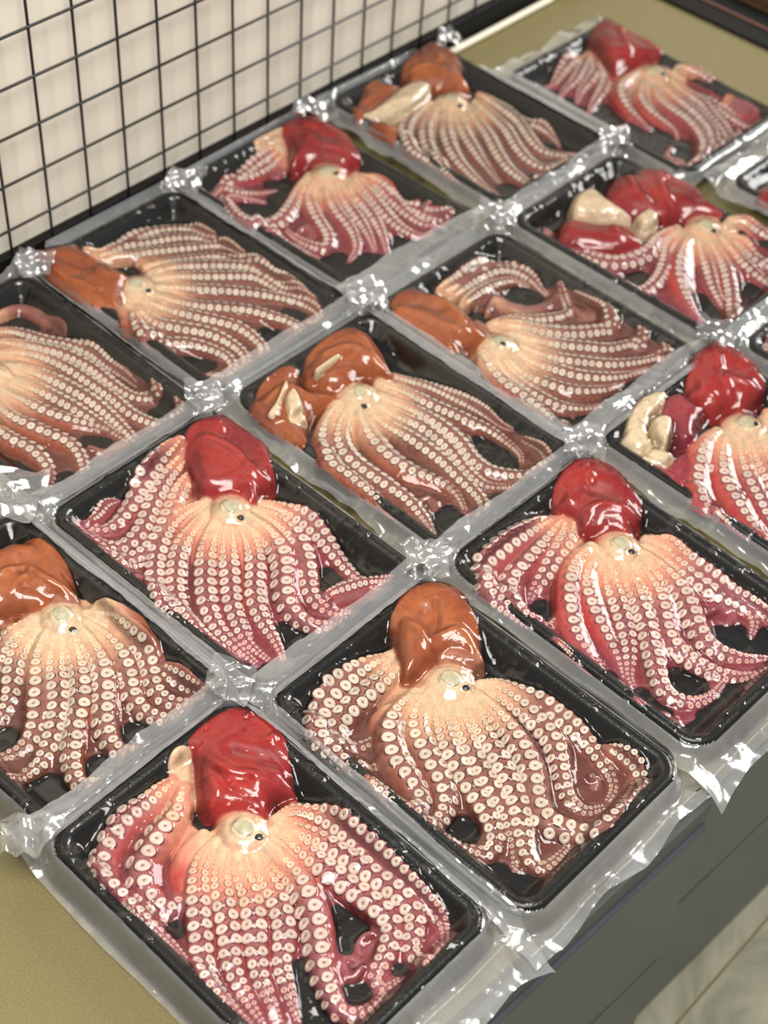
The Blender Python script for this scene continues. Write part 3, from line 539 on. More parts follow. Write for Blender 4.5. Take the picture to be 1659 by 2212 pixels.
PACKS['T16'] = dict(PACKS['T3'])                                    # outside the frame: like its neighbours
PACKS['T10'] = dict(PACKS['T10'], mouth=PACKS['T6']['mouth'], beak=PACKS['T6']['beak'], arms=PACKS['T6']['arms'][:8])
def tray_mesh():
    prof = [(-14, 0), (-3, 20.5), (-1.6, 21.5), (-.2, 22.5), (0, 25.2), (-1.2, 27.2), (-4, 28), (-7.5, 27.6), (-9.5, 26.4), (-11, 24.6), (-16, 16.5), (-20.5, 8.2), (-22.5, 6.6), (-26, 6)]
    nc = 9; v = []; f = []
    for s, z in prof:
        hw, hl, r = TW/2+s, TL/2+s, max(22+s, 5)
        for cx, cy, a0 in ((1, 1, 0), (-1, 1, 90), (-1, -1, 180), (1, -1, 270)):
            for k in range(nc):
                a = math.radians(a0+90*k/(nc-1)); v.append((cx*(hw-r)+r*math.cos(a), cy*(hl-r)+r*math.sin(a), z))
    n = 4*nc
    for k in range(len(prof)-1):
        for i in range(n): f.append((k*n+i, k*n+(i+1) % n, (k+1)*n+(i+1) % n, (k+1)*n+i))
    f.append(tuple(n-1-i for i in range(n))); b = (len(prof)-1)*n; f.append(tuple(b+i for i in range(n)))
    m = MB(); m.v = v; m.f = f; return m.mesh('foam_tray', True, 1e-3*S)
TRAY_ME = tray_mesh(); TRAY_ME.materials.append(M_TRAY)

PAL = {'red': dict(field=(158, 92, 96), side=(196, 72, 66), tip=(150, 88, 104), mantle=(182, 50, 44), mantle2=(142, 32, 37), peach=(238, 164, 134)),
       'brown': dict(field=(150, 98, 88), side=(168, 92, 66), tip=(128, 80, 76), mantle=(188, 106, 56), mantle2=(146, 70, 40), peach=(232, 182, 146))}
CREAM = lin((232, 208, 170)); VISC = lin((240, 222, 184))

def sucker_mesh(name, body, ring, hole, nseg=12):
    rings = [(.0, -.10, 'h'), (.17, -.08, 'h'), (.24, .07, 'b'), (.55, .17, 'b'), (.80, .12, 'b'), (.90, .0, 'b'), (.97, -.10, 'r'), (1.12, -.3, 'r')]
    cols = {'b': lin(body), 'r': lin(ring), 'h': lin(hole)}; v = [(0, 0, rings[0][1])]; c = [cols['h']]; f3 = []; q = []
    for r, z, k in rings[1:]:
        e = 1.35 if r < .2 else 1.0
        for i in range(nseg):
            a = 2*math.pi*i/nseg; rr = r*(1+.04*math.cos(3*a+1)) if r > .3 else r
            v.append((rr*math.cos(a)*e, rr*math.sin(a)/e, z)); c.append(cols[k])
    m = MB(); m.v = v
    for i in range(nseg): m.f.append((0, 1+i, 1+(i+1) % nseg))
    for k in range(len(rings)-2):
        for i in range(nseg):
            a = 1+k*nseg; m.f.append((a+i, a+nseg+i, a+nseg+(i+1) % nseg, a+(i+1) % nseg))
    me = m.mesh(name, True, 1.0); at = me.color_attributes.new('Col', 'FLOAT_COLOR', 'POINT')
    c4 = np.ones((len(v), 4), np.float32); c4[:, :3] = np.array(c); at.data.foreach_set('color', c4.ravel()); me.materials.append(M_SUCK); return me
SUCK = {'red': [sucker_mesh('sucker', (228, 205, 194), (124, 54, 60), (160, 116, 86)), sucker_mesh('sucker', (246, 204, 172), (224, 150, 122), (214, 150, 112)), sucker_mesh('sucker', (226, 178, 170), (146, 72, 80), (170, 104, 88)), sucker_mesh('sucker', (232, 200, 178), (176, 100, 90), (180, 128, 94))],
        'brown': [sucker_mesh('sucker', (224, 208, 193), (104, 60, 52), (150, 122, 88)), sucker_mesh('sucker', (244, 216, 184), (214, 164, 132), (206, 162, 122)), sucker_mesh('sucker', (206, 178, 160), (112, 68, 62), (150, 108, 84)), sucker_mesh('sucker', (228, 208, 184), (158, 106, 88), (172, 134, 98))]}

UK = np.array([0, .08, .3, .55, .8, 1]); WK = np.array([.55, .75, 1, .95, .62, .26])
def resample(P, step):
    n = len(P); Pp = np.vstack([2*P[0]-P[1], P, 2*P[-1]-P[-2]]); out = []
    for i in range(1, n):
        p0, p1, p2, p3 = Pp[i-1], Pp[i], Pp[i+1], Pp[i+2]; k = max(2, int(np.linalg.norm(p2-p1)/.5)); t = np.linspace(0, 1, k, endpoint=False)[:, None]
        out.append(.5*((2*p1)+(-p0+p2)*t+(2*p0-5*p1+4*p2-p3)*t*t+(-p0+3*p1-3*p2+p3)*t**3))
    Q = np.vstack(out+[P[-1:]]); s = np.concatenate([[0], np.cumsum(np.linalg.norm(np.diff(Q, axis=0), axis=1))])
    m = max(4, int(s[-1]/step)); ss = np.linspace(0, s[-1], m); return np.stack([np.interp(ss, s, Q[:, 0]), np.interp(ss, s, Q[:, 1])], 1), ss

FILL = {'T1': 5, 'T6': 6, 'T3': 8, 'T15': 6, 'T10': 4}
SF = {'T1': .49, 'T2': .47, 'T3': .45, 'T5': .47, 'T6': .46, 'T4': .43}
def build_octopus(name, d, root, step, seed):
    """height field of the pressed octopus on the tray: one continuous body, suckers as children; returns the grid and its heights for the film"""
    ws = 1.2 if name in SF else 1.12; sf = SF.get(name, .41); rng = np.random.default_rng(seed); kind = d['kind']; pal = PAL[kind]
    gx = np.arange(-TW/2-6, TW/2+8+1e-6, step); gy = np.arange(-TL/2+2, TL/2+9+1e-6, step); X, Y = np.meshgrid(gx, gy, indexing='ij'); shp = X.shape
    base = ht(X, Y); Hh = np.full(shp, -50.); own = np.full(shp, -1, int); col = np.zeros(shp+(3,))
    mx, my = d['mouth']; dm = np.hypot(X-mx, Y-my)
    field, side, tip, peach = (lin(pal[k]) for k in ('field', 'side', 'tip', 'peach'))
    peachf = 1-sstep(34, 80, dm); creamf = 1-sstep(16, 48, dm)
    arms = []
    for ai, (w, off, suck, lift, fside, pl) in enumerate(d['arms']):
        P = np.array(pl, float).reshape(-1, 2)/2; Q, ss = resample(P, 1.0); n = len(Q); u = ss/ss[-1]
        if n < 5: continue
        T = np.gradient(Q, axis=0); T /= np.linalg.norm(T, axis=1, keepdims=True)+1e-9; Nn = np.stack([-T[:, 1], T[:, 0]], 1)   # left of travel
        W_ = ws*w*(1 if suck or fside else .78)*np.interp(u, UK, WK); hb = .52*W_; lf = (lift+5*np.maximum(0, 1-u*2.5))*(1-u)
        best = np.full(shp, 1e9); bt = np.zeros(shp); bi = np.zeros(shp, int)
        for k in range(n):
            r = W_[k]/2+1.5; i0 = max(0, int((Q[k, 0]-r-gx[0])/step)); i1 = min(shp[0], int((Q[k, 0]+r-gx[0])/step)+2); j0 = max(0, int((Q[k, 1]-r-gy[0])/step)); j1 = min(shp[1], int((Q[k, 1]+r-gy[0])/step)+2)
            if i0 >= i1 or j0 >= j1: continue
            dx = X[i0:i1, j0:j1]-Q[k, 0]; dy = Y[i0:i1, j0:j1]-Q[k, 1]; dd = dx*dx+dy*dy; m = dd < best[i0:i1, j0:j1]
            best[i0:i1, j0:j1][m] = dd[m]; bi[i0:i1, j0:j1][m] = k; bt[i0:i1, j0:j1][m] = (dx*Nn[k, 0]+dy*Nn[k, 1])[m]
        Wg = W_[bi]; ins = best < (Wg/2)**2; tn = np.clip(np.sqrt(best)/(Wg/2), 0, 1); ts = np.clip(bt/(Wg/2), -1, 1)
        h = np.minimum(base, 20)+lf[bi]+hb[bi]*(1-tn**2.6)**.55-.6
        sel = ins & (h > Hh); Hh[sel] = h[sel]; own[sel] = ai
        ug = u[bi]; so = np.clip(off, -.8, .8)
        band = 1-sstep(.5, .95, np.abs(ts-so*.8))
        if fside and abs(off) > .8: band = band*0
        sd_ = side if fside else side*.5+field*.5; ck = band[..., None]*field+(1-band[..., None])*sd_
        tf = sstep(.6, 1., ug)[..., None]*.7; ck = ck*(1-tf)+tip*tf
        pf = peachf[..., None]*(1-sstep(.25, .6, ug))[..., None]; ck = ck*(1-pf)+peach*pf
        cf = creamf[..., None]*(1-sstep(.15, .5, ug))[..., None]; ck = ck*(1-cf)+CREAM*cf
        if w >= 13 and np.hypot(Q[0, 0]-mx, Q[0, 1]-my) > 34:          # cut or folded-back arm: pale at its root
            rf = (1-sstep(0, .22, ug))[..., None]*.75; ck = ck*(1-rf)+peach*rf
        col[sel] = ck[sel]
        arms.append((ai, w, off, suck, Q, u, ss, Nn, W_))
    # dome of the web around the mouth
    zd = 6+20*np.sqrt(np.maximum(0, 1-(dm/24)**2)); sel = (dm < 24) & (zd > Hh); Hh[sel] = zd[sel]; own[sel] = -5
    k = (1-sstep(8, 24, dm))[..., None]; col[sel] = (CREAM*k+peach*(1-k))[sel]
    got = own != -1; r_w = max(1, int(round(6.5/step))); hw_ = np.where(got, Hh, base-1.)
    clo = gauss(mfilt(mfilt(hw_, r_w, np.maximum), r_w, np.minimum), 1.5/step); wdep = 3.2+9*sstep(28, 66, dm)+20*sstep(80, 110, dm)
    sel = (clo-wdep > Hh) & (clo-wdep > base+1)
    wc = [gauss(np.where(got, col[..., c], 0), 3/step) for c in range(3)]; ww = np.maximum(gauss(got.astype(float), 3/step), .02)
    col[sel] = (np.stack(wc, -1)/ww[..., None])[sel]; Hh[sel] = (clo-wdep)[sel]; own[sel] = -7
    r2 = int(round(FILL.get(name, 9)/step)); cm = np.pad(own != -1, r2); cm = ~bdil(~bdil(cm, r2), r2); cm = cm[r2:-r2, r2:-r2]   # thin skin between the arm ends
    sel = cm & (own == -1) & (sdf(X, Y) < -14); low_ = base+2.2+.5*noise(shp, 4/step, rng); Hh[sel] = low_[sel]; own[sel] = -8
    fcol = lin((112, 64, 56)) if kind == 'brown' else lin((140, 60, 68)); col[sel] = fcol
    visc = []
    nz = noise(shp, 5/step, rng); nz2 = noise(shp, 14/step, rng)
    for bi_, (cl, H, bz, pl, cr) in enumerate(d['blobs']):
        P = np.array(pl, float).reshape(-1, 2)/2
        Q, _ = resample(np.vstack([P, P[:1]]), 2.0); x0, y0 = Q.min(0)-2; x1, y1 = Q.max(0)+2
        I = np.nonzero((gx >= x0) & (gx <= x1))[0]; J = np.nonzero((gy >= y0) & (gy <= y1))[0]
        if len(I) < 2 or len(J) < 2: continue
        sl = (slice(I[0], I[-1]+1), slice(J[0], J[-1]+1)); xs, ys = X[sl], Y[sl]
        dmin = np.full(xs.shape, 1e9); inside = np.zeros(xs.shape, bool)
        for a, b in zip(Q, np.roll(Q, -1, 0)):
            e = b-a; L2 = e@e+1e-12; t = np.clip(((xs-a[0])*e[0]+(ys-a[1])*e[1])/L2, 0, 1); dd = (xs-a[0]-t*e[0])**2+(ys-a[1]-t*e[1])**2; dmin = np.minimum(dmin, dd)
            c = ((a[1] > ys) != (b[1] > ys)) & (xs < (b[0]-a[0])*(ys-a[1])/(b[1]-a[1]+1e-12)+a[0]); inside ^= c
        dist = np.sqrt(dmin)*inside; R = dist.max()+1e-6; q = np.clip(dist/(R*.75), 0, 1)
        bl = np.where(sdf(xs, ys) > -19, np.minimum(base[sl], 27)-1.2, bz); h = bl+np.maximum(7, bz+H-bl)*(1-(1-q)**2.4)**.5
        am = q*(1.0 if cl in ('mantle', 'tuck') else .5)
        h += am*(.5*nz[sl]+.9*nz2[sl]); cd_ = np.zeros(xs.shape)
        for dep, wd, c in cr:
            cp, _ = resample(np.array(c, float).reshape(-1, 2)/2, .8); g = np.full(xs.shape, 1e9)
            for pp in cp: g = np.minimum(g, (xs-pp[0])**2+(ys-pp[1])**2)
            e = np.exp(-g/(wd*wd)); h += dep*1.0*e*q; cd_ += e*np.sign(dep)
        if cl == 'visc': visc.append((sl, h, inside)); continue
        full = Hh[sl]; s2 = inside & (h > full)
        if cl in ('mantle', 'tuck', 'neck'):
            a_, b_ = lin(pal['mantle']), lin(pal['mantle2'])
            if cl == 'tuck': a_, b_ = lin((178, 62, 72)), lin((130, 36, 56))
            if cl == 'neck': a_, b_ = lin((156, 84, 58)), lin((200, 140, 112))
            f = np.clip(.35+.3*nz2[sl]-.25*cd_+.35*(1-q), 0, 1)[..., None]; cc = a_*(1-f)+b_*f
        else:
            f = sstep(.0, 1., np.clip(.5+.5*nz2[sl], 0, 1))[..., None]; cc = CREAM*(1-f*.4)+peach*f*.4
        Hh[sl] = np.where(s2, h, full); own[sl] = np.where(s2, -10-bi_, own[sl]); cs = col[sl]; cs[s2] = cc[s2]; col[sl] = cs
    m = (own != -1); low = np.where(m, Hh, base-1.5); Hs = np.maximum(gauss(low, .8/step), low-.8); Hs = np.where(m, Hs, base-2.2)
    cg = np.stack([gauss(np.where(m, col[..., c], 0), .7/step+.01) for c in range(3)], -1); wg = gauss(m.astype(float), .7/step+.01)[..., None]; cg = np.where(wg > .02, cg/np.maximum(wg, .02), lin(pal['side']))
    mk = m[:-1, :-1] | m[1:, :-1] | m[:-1, 1:] | m[1:, 1:]
    used, q = grid_faces(mk); V = np.stack([X.ravel()[used], Y.ravel()[used], Hs.ravel()[used]-6], 1)
    link('body', mesh_np('octopus_body', V, q, cg.reshape(-1, 3)[used]), M_SKIN, root)
    for sl, h, inside in visc:
        full = np.full(shp, -50.); full[sl] = np.where(inside, h, -50.); mm = full > Hs-.5
        if mm.sum() < 12: continue
        ml = gauss(np.where(full > -20, full, Hs-1.5), .6/step); mk2 = mm[:-1, :-1] | mm[1:, :-1] | mm[:-1, 1:] | mm[1:, 1:]
        ml = np.where(mm, ml, np.minimum(ml, Hs-.8)); u2, q2 = grid_faces(mk2); V = np.stack([X.ravel()[u2], Y.ravel()[u2], ml.ravel()[u2]-6], 1)
        f = np.clip(.4+.4*nz2.ravel()[u2], 0, 1)[:, None]; cc = VISC*(1-.35*f)+lin((228, 178, 148))*.35*f
        vo = link('viscera', mesh_np('viscera', V, q2, cc), M_SKIN, root); vo['label'] = 'cream white viscera beside the mantle'
        Hs = np.maximum(Hs, np.where(mm, ml, -50)); own = np.where(mm, -99, own)
    # suckers
    G0, G1 = np.gradient(Hs, step); film = Hs.copy(); cand = []
    def at(a, x, y):
        i = (x-gx[0])/step; j = (y-gy[0])/step
        if not (1 <= i < shp[0]-2 and 1 <= j < shp[1]-2): return None
        i0, j0 = int(i), int(j); fi, fj = i-i0, j-j0
        return a[i0, j0]*(1-fi)*(1-fj)+a[i0+1, j0]*fi*(1-fj)+a[i0, j0+1]*(1-fi)*fj+a[i0+1, j0+1]*fi*fj
    for ai, w, off, suck, Q, u, ss, Nn, W_ in arms:
        if not suck: continue
        far = np.hypot(Q[0, 0]-mx, Q[0, 1]-my) > 34
        for row in (0, 1):
            ang = off*1.15+(.52 if row == 0 else -.52)
            if abs(ang) > 1.22: continue
            tpos = math.sin(ang); s = (3.0 if far else 5.0)+row*2.2
            while s < ss[-1]-.8:
                k = min(len(ss)-1, int(np.searchsorted(ss, s))); wl_ = W_[k]; du = np.hypot(Q[k, 0]-mx, Q[k, 1]-my); dia = sf*wl_*((.34+.66*sstep(14, 70, du)) if not far else (1 if u[k] > .2 else .55+2.2*u[k]))
                x, y = Q[k]+Nn[k]*tpos*wl_/2; s += dia*(.93+.05*rng.random())
                i = int(round((x-gx[0])/step)); j = int(round((y-gy[0])/step))
                if not (2 <= i < shp[0]-2 and 2 <= j < shp[1]-2) or own[i, j] != ai: continue
                if dia < 1.2: continue
                z = at(Hs, x, y); nx, ny = -at(G0, x, y), -at(G1, x, y); nx, ny = np.clip(nx, -.75, .75), np.clip(ny, -.75, .75)
                if du < 15: continue
                v = 1 if (du < 40 and u[k] < .3) or (far and u[k] < .12) else (3 if (du < 56 and u[k] < .4) else (2 if u[k] > .8 else 0))
                cand.append((dia, x, y, z, nx, ny, Nn[k], v))
    cand.sort(key=lambda c: -c[0])
    small = []
    for n_, (dia, x, y, z, nx, ny, Nk, v) in enumerate(cand):
        r = dia/2*.93; Z = np.array((nx, ny, 1.)); Z /= np.linalg.norm(Z); Xa = np.array((Nk[0], Nk[1], 0.)); Xa -= Z*(Xa@Z); Xa /= np.linalg.norm(Xa); Ya = np.cross(Z, Xa)
        el = 1.02+.14*rng.random(); a = r*el; b = r/el*1.02; hz_ = r*.95; pos = np.array((x, y, z-6))+Z*.12*r
        M = np.eye(4); M[:3, 0] = Xa*a; M[:3, 1] = Ya*b; M[:3, 2] = Z*hz_; M[:3, 3] = pos; M[:3] *= 1e-3*S
        if n_ < 290:
            o = bpy.data.objects.new('sucker', SUCK[kind][v]); C.objects.link(o); o.parent = root; o.matrix_local = Matrix(M.tolist())
        else: small.append((M, v))
        i0 = max(0, int((x-r-gx[0])/step)); i1 = int((x+r-gx[0])/step)+2; j0 = max(0, int((y-r-gy[0])/step)); j1 = int((y+r-gy[0])/step)+2
        rr = ((X[i0:i1, j0:j1]-x)**2+(Y[i0:i1, j0:j1]-y)**2)/(r*r); pz = z+nx*-(X[i0:i1, j0:j1]-x)-ny*(Y[i0:i1, j0:j1]-y)
        film[i0:i1, j0:j1] = np.where(rr < 1.1, np.maximum(film[i0:i1, j0:j1], pz+.30*r), film[i0:i1, j0:j1])
    if small:
        vs, fs, cs = [], [], []; nn = 0
        for M, v in small:
            me = SUCK[kind][v]; k = len(me.vertices); co = np.empty(k*3, np.float32); me.vertices.foreach_get('co', co); co = co.reshape(-1, 3)@M[:3, :3].T+M[:3, 3]
            cc = np.empty(k*4, np.float32); me.color_attributes['Col'].data.foreach_get('color', cc); vs.append(co); cs.append(cc.reshape(-1, 4)); fs += [tuple(nn+i for i in p.vertices) for p in me.polygons]; nn += k
        me = bpy.data.meshes.new('small_suckers'); me.from_pydata(np.vstack(vs).tolist(), [], fs); a = me.color_attributes.new('Col', 'FLOAT_COLOR', 'POINT'); a.data.foreach_set('color', np.vstack(cs).astype(np.float32).ravel()); me.shade_smooth()
        o = link('small_suckers', me, M_SUCK, root); o['kind'] = 'stuff'
    # mouth: pale membrane and black beak
    zc = at(Hs, mx, my); zc = 22 if zc is None else zc
    def ell(nm, cx, cy, cz, rx, ry, rz, rot, mt):
        v, f = [], []; na, nb = 14, 8
        for b in range(nb+1):
            th = math.pi*b/nb
            for a in range(na):
                ph = 2*math.pi*a/na; k = 1+.08*math.sin(3*ph+b); px_, py_ = rx*k*math.sin(th)*math.cos(ph), ry*k*math.sin(th)*math.sin(ph)
                v.append((cx+px_*math.cos(rot)-py_*math.sin(rot), cy+px_*math.sin(rot)+py_*math.cos(rot), cz-6+rz*math.cos(th)))
        for b in range(nb):
            for a in range(na): f.append((b*na+a, b*na+na+a, b*na+na+(a+1) % na, b*na+(a+1) % na))
        m_ = MB(); m_.v = v; m_.f = f; o = link(nm, m_.mesh(nm, True, 1e-3*S), mt, root)
        i = int((cx-gx[0])/step); j = int((cy-gy[0])/step); rr = int(max(rx, ry)/step)+1
        if 0 < i < shp[0] and 0 < j < shp[1]:
            sl = (slice(max(0, i-rr), i+rr), slice(max(0, j-rr), j+rr)); q_ = ((X[sl]-cx)**2+(Y[sl]-cy)**2)/max(rx, ry)**2
            film[sl] = np.where(q_ < 1, np.maximum(film[sl], cz+rz*np.sqrt(np.maximum(0, 1-q_))+.3), film[sl])
        return o
    bx, by = d['beak']; an = math.atan2(by-my, bx-mx)
    ell('mouth_membrane', mx, my, zc-.5, 8, 6, 1.6, an, M_MOUTH)['label'] = 'pale greenish mouth membrane'
    zb = at(Hs, bx, by); zb = 22 if zb is None else zb
    ell('beak', bx, by, zb+.7, 3.4, 2.6, 1.7, an+.6, M_BEAK)['label'] = 'small black beak'
    return gx, gy, film

def bag(name, k, oct_, label, root, step, seed, row):
    x0, y0, th = TRAYS[k]; rng = np.random.default_rng(seed+77)
    lone_l = k in ('T1', 'T5'); fl_, fr_, fb_, ff_ = (15 if lone_l else 16), (16 if k == 'T1' else 9), ({'T8': 40, 'T7': 28}.get(k, 20) if row != 3 else 8), {1: {'T1': 42, 'T2': 23, 'T3': 31}.get(k, 34), 2: 8, 3: 8}[row]
    if k == 'T15': fr_, fb_ = 18, 24
    if k == 'T14': fr_ = 16
    gx = np.arange(-TW/2-fl_, TW/2+fr_+1e-6, step); gy = np.arange(-TL/2-ff_, TL/2+fb_+1e-6, step); X, Y = np.meshgrid(gx, gy, indexing='ij'); shp = X.shape
    sd = sdf(X, Y); base = np.interp(sd, np.append(PS, [3.]), np.append(PZ, [24.]))
    hf = base.copy()
    if oct_ is not None:
        ox, oy, F = oct_; I = np.interp(gx, ox, np.arange(len(ox))); J = np.interp(gy, oy, np.arange(len(oy))); i0 = np.clip(I.astype(int), 0, len(ox)-2); j0 = np.clip(J.astype(int), 0, len(oy)-2); fi = (I-i0)[:, None]; fj = (J-j0)[None]
        Fm = mfilt(F, 1, np.maximum); a = Fm[np.ix_(i0, j0)]*(1-fi)*(1-fj)+Fm[np.ix_(i0+1, j0)]*fi*(1-fj)+Fm[np.ix_(i0, j0+1)]*(1-fi)*fj+Fm[np.ix_(i0+1, j0+1)]*fi*fj
        ok = (X > ox[0]) & (X < ox[-1]) & (Y > oy[0]) & (Y < oy[-1]); hf = np.where(ok, np.maximum(hf, a), hf)
    r = max(1, int(round(7/step))); hc = mfilt(mfilt(hf, r, np.maximum), r, np.minimum); hc = gauss(hc, 1.6/step)
    n1 = noise(shp, 2.6/step, rng); n2 = noise(shp, 9/step, rng); n3 = noise(shp, 4/step, rng); n5 = noise(shp, 2.4/step, rng)
    rim = np.exp(-((sd+6)/10)**2)
    z_in = np.maximum(hc*.6+gauss(hf, 1.0/step)*.4, hf+.28)+.18*np.abs(n1)*(1-rim)+rim*(.25+1.3*np.maximum(0, n5-.6))
    # seal margins
    px = np.where(X > 0, np.maximum(0, X-TW/2), np.maximum(0, -X-TW/2)); py = np.where(Y > 0, np.maximum(0, Y-TL/2), np.maximum(0, -Y-TL/2))
    d_ = np.maximum(sd, 0); tx = np.where(X > 0, 10., 3.0 if lone_l else 17.); ty = np.where(Y > 0, {1: 31.5, 2: 31.5, 3: 31.}[row], {1: 11., 2: 13., 3: 13.}[row])
    if k == 'T15': ty = np.where(Y > 0, 19., ty)
    wx, wy = px+.3, py+.3; tgt = (tx*wx+ty*wy)/(wx+wy); fall = sstep(0, 11, d_)
    wave = 2.2*np.sin((X+Y)*.06+rng.random()*6)+.9*n2+.6*n3
    zf = 26.5*(1-fall)+tgt*fall+wave*fall*np.where(lone_l & (X < 0), .35, 1.)
    cx, cy = TW/2+1, TL/2+3                                         # crumpled corner at the back right
    rc = np.hypot(X-cx, Y-cy); crm = np.exp(-(rc/14)**2); zf += crm*(8+4.5*np.abs(noise(shp, 3.2/step, rng))+2*n1)
    rl = np.hypot(X+cx, Y-cy); zf += np.exp(-(rl/12)**2)*(1.5+2.2*np.abs(n3))
    if row == 1: zf -= np.maximum(0, -(Y+TL/2)-16)*.25*sstep(0, 40, d_)
    cs_, sn_ = math.cos(th), math.sin(th); wxp = x0*1e3+X*cs_-Y*sn_; wyp = y0*1e3+X*sn_+Y*cs_
    zf = np.maximum(zf, np.where(wyp*1e-3 > front(wxp*1e-3)-.002, 1.6, -30))
    for kk, (ax, ay, at_) in TRAYS.items():
        if kk == k or abs(ax-x0) > .35 or abs(ay-y0) > .4: continue
        c2, s2 = math.cos(at_), math.sin(at_); lx = (wxp-ax*1e3)*c2+(wyp-ay*1e3)*s2; ly = -(wxp-ax*1e3)*s2+(wyp-ay*1e3)*c2
        so = sdf(lx, ly); lift = np.interp(so, [-20, -2, 3, 9], [31.8, 31.8, 30.5, 0]); zf = np.maximum(zf, lift+.4*np.abs(n3)*(so < 3))
    if row == 3: zf = np.where(wyp > -3.5, np.maximum(zf, 35.), zf)
    inn = (sd < 1.5) | ((hf > base+.6) & (Y < TL/2+9) & (X < TW/2+8) & (X > -TW/2-7))
    Z = np.where(inn, z_in, zf); V = np.stack([X, Y, Z], -1).reshape(-1, 3)
    # wavy outer edge
    n4 = noise(shp, 16/step, rng); ex = 1.2*np.sin(Y*.05+seed)+.5*n4; ey = 1.4*np.sin(X*.06+seed)+.8*n4; kx = sstep(8, 22, px); ky = sstep(8, 26, py)
    V[:, 0] += (ex*kx).ravel(); V[:, 1] += (ey*ky).ravel()
    if row == 3: V[:, 1] = np.minimum(V[:, 1], (-1.5-y0*1e3)+.0*V[:, 1])
    e = empty('vacuum_bag', (x0, y0, 0), th); tag(e, label, 'bag', 'vacuum bags around the octopus trays')
    mi = inn[:-1, :-1] & inn[1:, :-1] & inn[:-1, 1:] & inn[1:, 1:]
    u, q = grid_faces(mi); link('film', mesh_np('film', V[u], q), M_FILM, e)
    rad = sdf(X, Y, TW/2+max(fl_, fr_), TL/2+max(fb_, ff_), 10)
    mo = ~mi
    u, q = grid_faces(mo); so_ = link('seal_margin', mesh_np('seal_margin', V[u], q), M_SEAL, e); so_['label'] = 'milky wrinkled seal margin of the bag'
    # crumpled flaps standing at the corners of the bag
    fsz = {'T5': 66, 'T7': 50, 'T8': 48, 'T3': 46, 'T14': 34}.get(k, 44)
    spots = [] if k in ('T15', 'T16', 'T10') else [(TW/2+2, TL/2+(6 if row != 3 else -14), .5+.5*rng.random(), 35.)]
    if k == 'T1': spots.append((-TW/2-8, TL/2+6, 2.2, 30.))
    for fx, fy, fa, fz in spots:
        m_ = 16; t_ = np.linspace(-.5, .5, m_); U, Vv = np.meshgrid(t_, t_, indexing='ij'); ca, sa = math.cos(fa), math.sin(fa)
        U2 = U*fsz*(1-.35*(Vv+.5)); V2 = Vv*fsz*.8; na_, nb_ = noise((m_, m_), 1.3, rng), noise((m_, m_), 2.5, rng)
        zz = fz+9*np.abs(((2.1*U+.9*Vv+rng.random()) % 1.)-.5)*2+6*np.abs(((1.2*U-1.7*Vv+rng.random()) % 1.)-.5)+5*(Vv+.5)+.35*na_+.9*nb_
        hx = fx+U2*ca-V2*sa+.6*nb_; hy = fy+U2*sa+V2*ca
        if row == 3: hy = np.minimum(hy, -2-y0*1e3)
        u_, q_ = grid_faces(np.ones((m_-1, m_-1), bool)); fo = link('corner_flap', mesh_np('corner_flap', np.stack([hx, hy, zz], -1).reshape(-1, 3)[u_], q_), M_FLAP, e); fo['label'] = 'crumpled clear corner flap'
    if row == 1:                                                     # embossed seal line along the front margin
        zz = gauss(Z, 2/step); yy = -TL/2-15.; j = int((yy-gy[0])/step); vs, fs = [], []; n = 0
        for i in range(2, len(gx)-3):
            a, b = V[i*shp[1]+j], V[i*shp[1]+j+max(1, int(2.6/step))]
            vs += [a+(0, 0, .25), a+(0, 0, .9), b+(0, 0, .9), b+(0, 0, .25)]
        for i in range(0, len(vs)//4-1):
            for c in range(3): fs.append((4*i+c, 4*i+c+1, 4*i+5+c, 4*i+4+c))
        so2 = link('seal_line', mesh_np('seal_line', np.array(vs), np.array(fs), smooth=False), M_SEAL, e); so2['label'] = 'embossed heat seal line'

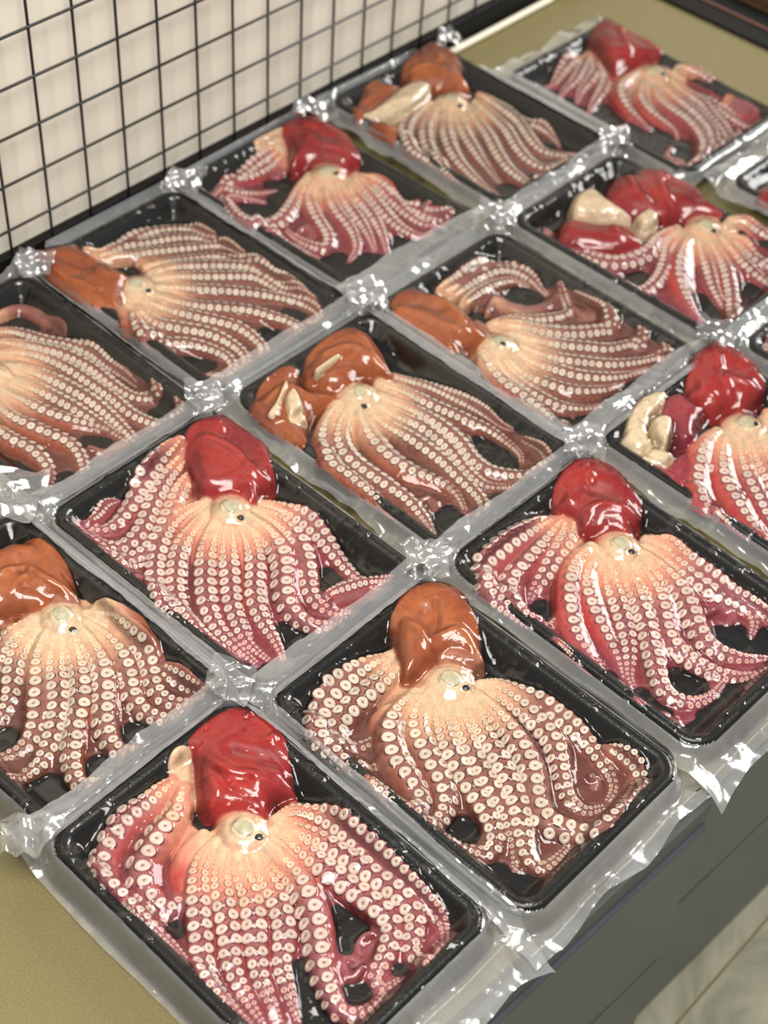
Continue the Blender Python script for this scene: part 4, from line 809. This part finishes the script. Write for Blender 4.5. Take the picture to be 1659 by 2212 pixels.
INFO = {
 'T1': (1, 'red octopus in the frontmost tray, cream arm stub beside its mantle', 'black foam tray nearest the camera, beside bare worktop', 'clear vacuum bag of the frontmost pack, margin lying on bare worktop'),
 'T2': (1, 'brown octopus in front row with round brown mantle, right of the frontmost one', 'black tray under the brown octopus right of the frontmost tray', 'vacuum bag of the front row pack with brown mantle, drooping over drawers'),
 'T3': (1, 'red octopus third along the front row, folded arms left of its red mantle', 'black tray third along the front row above the floor corner', 'vacuum bag third along the front row, margin at right frame edge'),
 'T4': (1, 'red octopus with folded cream viscera, cut by the right frame edge', 'black tray holding the red octopus with folded cream viscera', 'vacuum bag over the red octopus with folded cream viscera'),
 'T5': (2, 'brown octopus cut by the left frame edge behind the frontmost tray', 'black tray at left frame edge, directly behind the frontmost tray', 'vacuum bag at left frame edge, behind the frontmost pack'),
 'T6': (2, 'red octopus with smooth dark red mantle, in middle row behind brown front one', 'black tray of the middle row with the smooth dark red mantle', 'vacuum bag of the middle row over the smooth dark red mantle'),
 'T7': (2, 'brown octopus with two brown lobes and white strips at picture centre', 'black tray under the brown octopus with white viscera strips', 'vacuum bag over the brown octopus with white viscera strips'),
 'T8': (2, 'brown octopus with mantle pointing left, just right of the picture centre', 'black tray of the brown octopus with left pointing mantle, middle row', 'vacuum bag over the middle row octopus with left pointing brown mantle'),
 'T9': (2, 'red octopus with long folded magenta mantle and cream fold, upper right', 'black tray under the magenta mantle with cream fold, upper right', 'vacuum bag over the magenta mantle with cream fold, upper right'),
 'T10': (2, 'red octopus barely showing at the right frame edge, upper half', 'black tray barely showing at the upper right frame edge', 'vacuum bag barely showing at the upper right frame edge'),
 'T11': (3, 'brown octopus without visible mantle, nearest one along the wall at left edge', 'black tray along the wall cut by the left frame edge', 'vacuum bag along the wall cut by the left frame edge'),
 'T12': (3, 'brown octopus with orange brown mantle pointing left under the wire grid', 'black tray under the wire grid with orange mantle pointing left', 'vacuum bag under the wire grid over orange mantle pointing left'),
 'T13': (3, 'red octopus along the wall with wide red mantle, between two brown ones', 'black tray of the red octopus along the wall', 'vacuum bag of the red octopus along the wall'),
 'T14': (3, 'brown octopus at far end of the wall row, fan of striped arms', 'black tray at far end of the wall row beside cream cord', 'vacuum bag at far end of the wall row beside cream cord'),
 'T15': (3, 'red octopus farthest away, at the bare far end of the worktop', 'black tray farthest from the camera, at the top right', 'vacuum bag farthest from the camera, at the top right'),
 'T16': (1, 'red octopus in the front row tray that only peeks in at the right frame edge', 'black tray corner peeking in at right frame edge, front row', 'vacuum bag corner peeking in at right frame edge, front row')}
STEP = {'T1': .8, 'T2': .8, 'T3': .85, 'T5': .85, 'T6': .85, 'T7': .9}
for n_, (k, (row, lo, lt, lb)) in enumerate(INFO.items()):
    x, y, th = TRAYS[k]
    t = link('foam_tray', TRAY_ME, M_TRAY); t.location = (x*S, y*S, .0004*S); t.rotation_euler = (0, 0, th); tag(t, lt, 'tray', 'black trays on the worktop')
    res = None; st = STEP.get(k, 1.15)
    if lo:
        o = empty('octopus', (x, y, .006), th); tag(o, lo, 'octopus', 'octopuses in the trays'); res = build_octopus(k, PACKS[k], o, st, 11+n_)
    bag('vacuum_bag', k, res, lb, None, 1.5 if k in ('T1', 'T2', 'T3', 'T5', 'T6', 'T7') else 2.0, 40+n_, row)
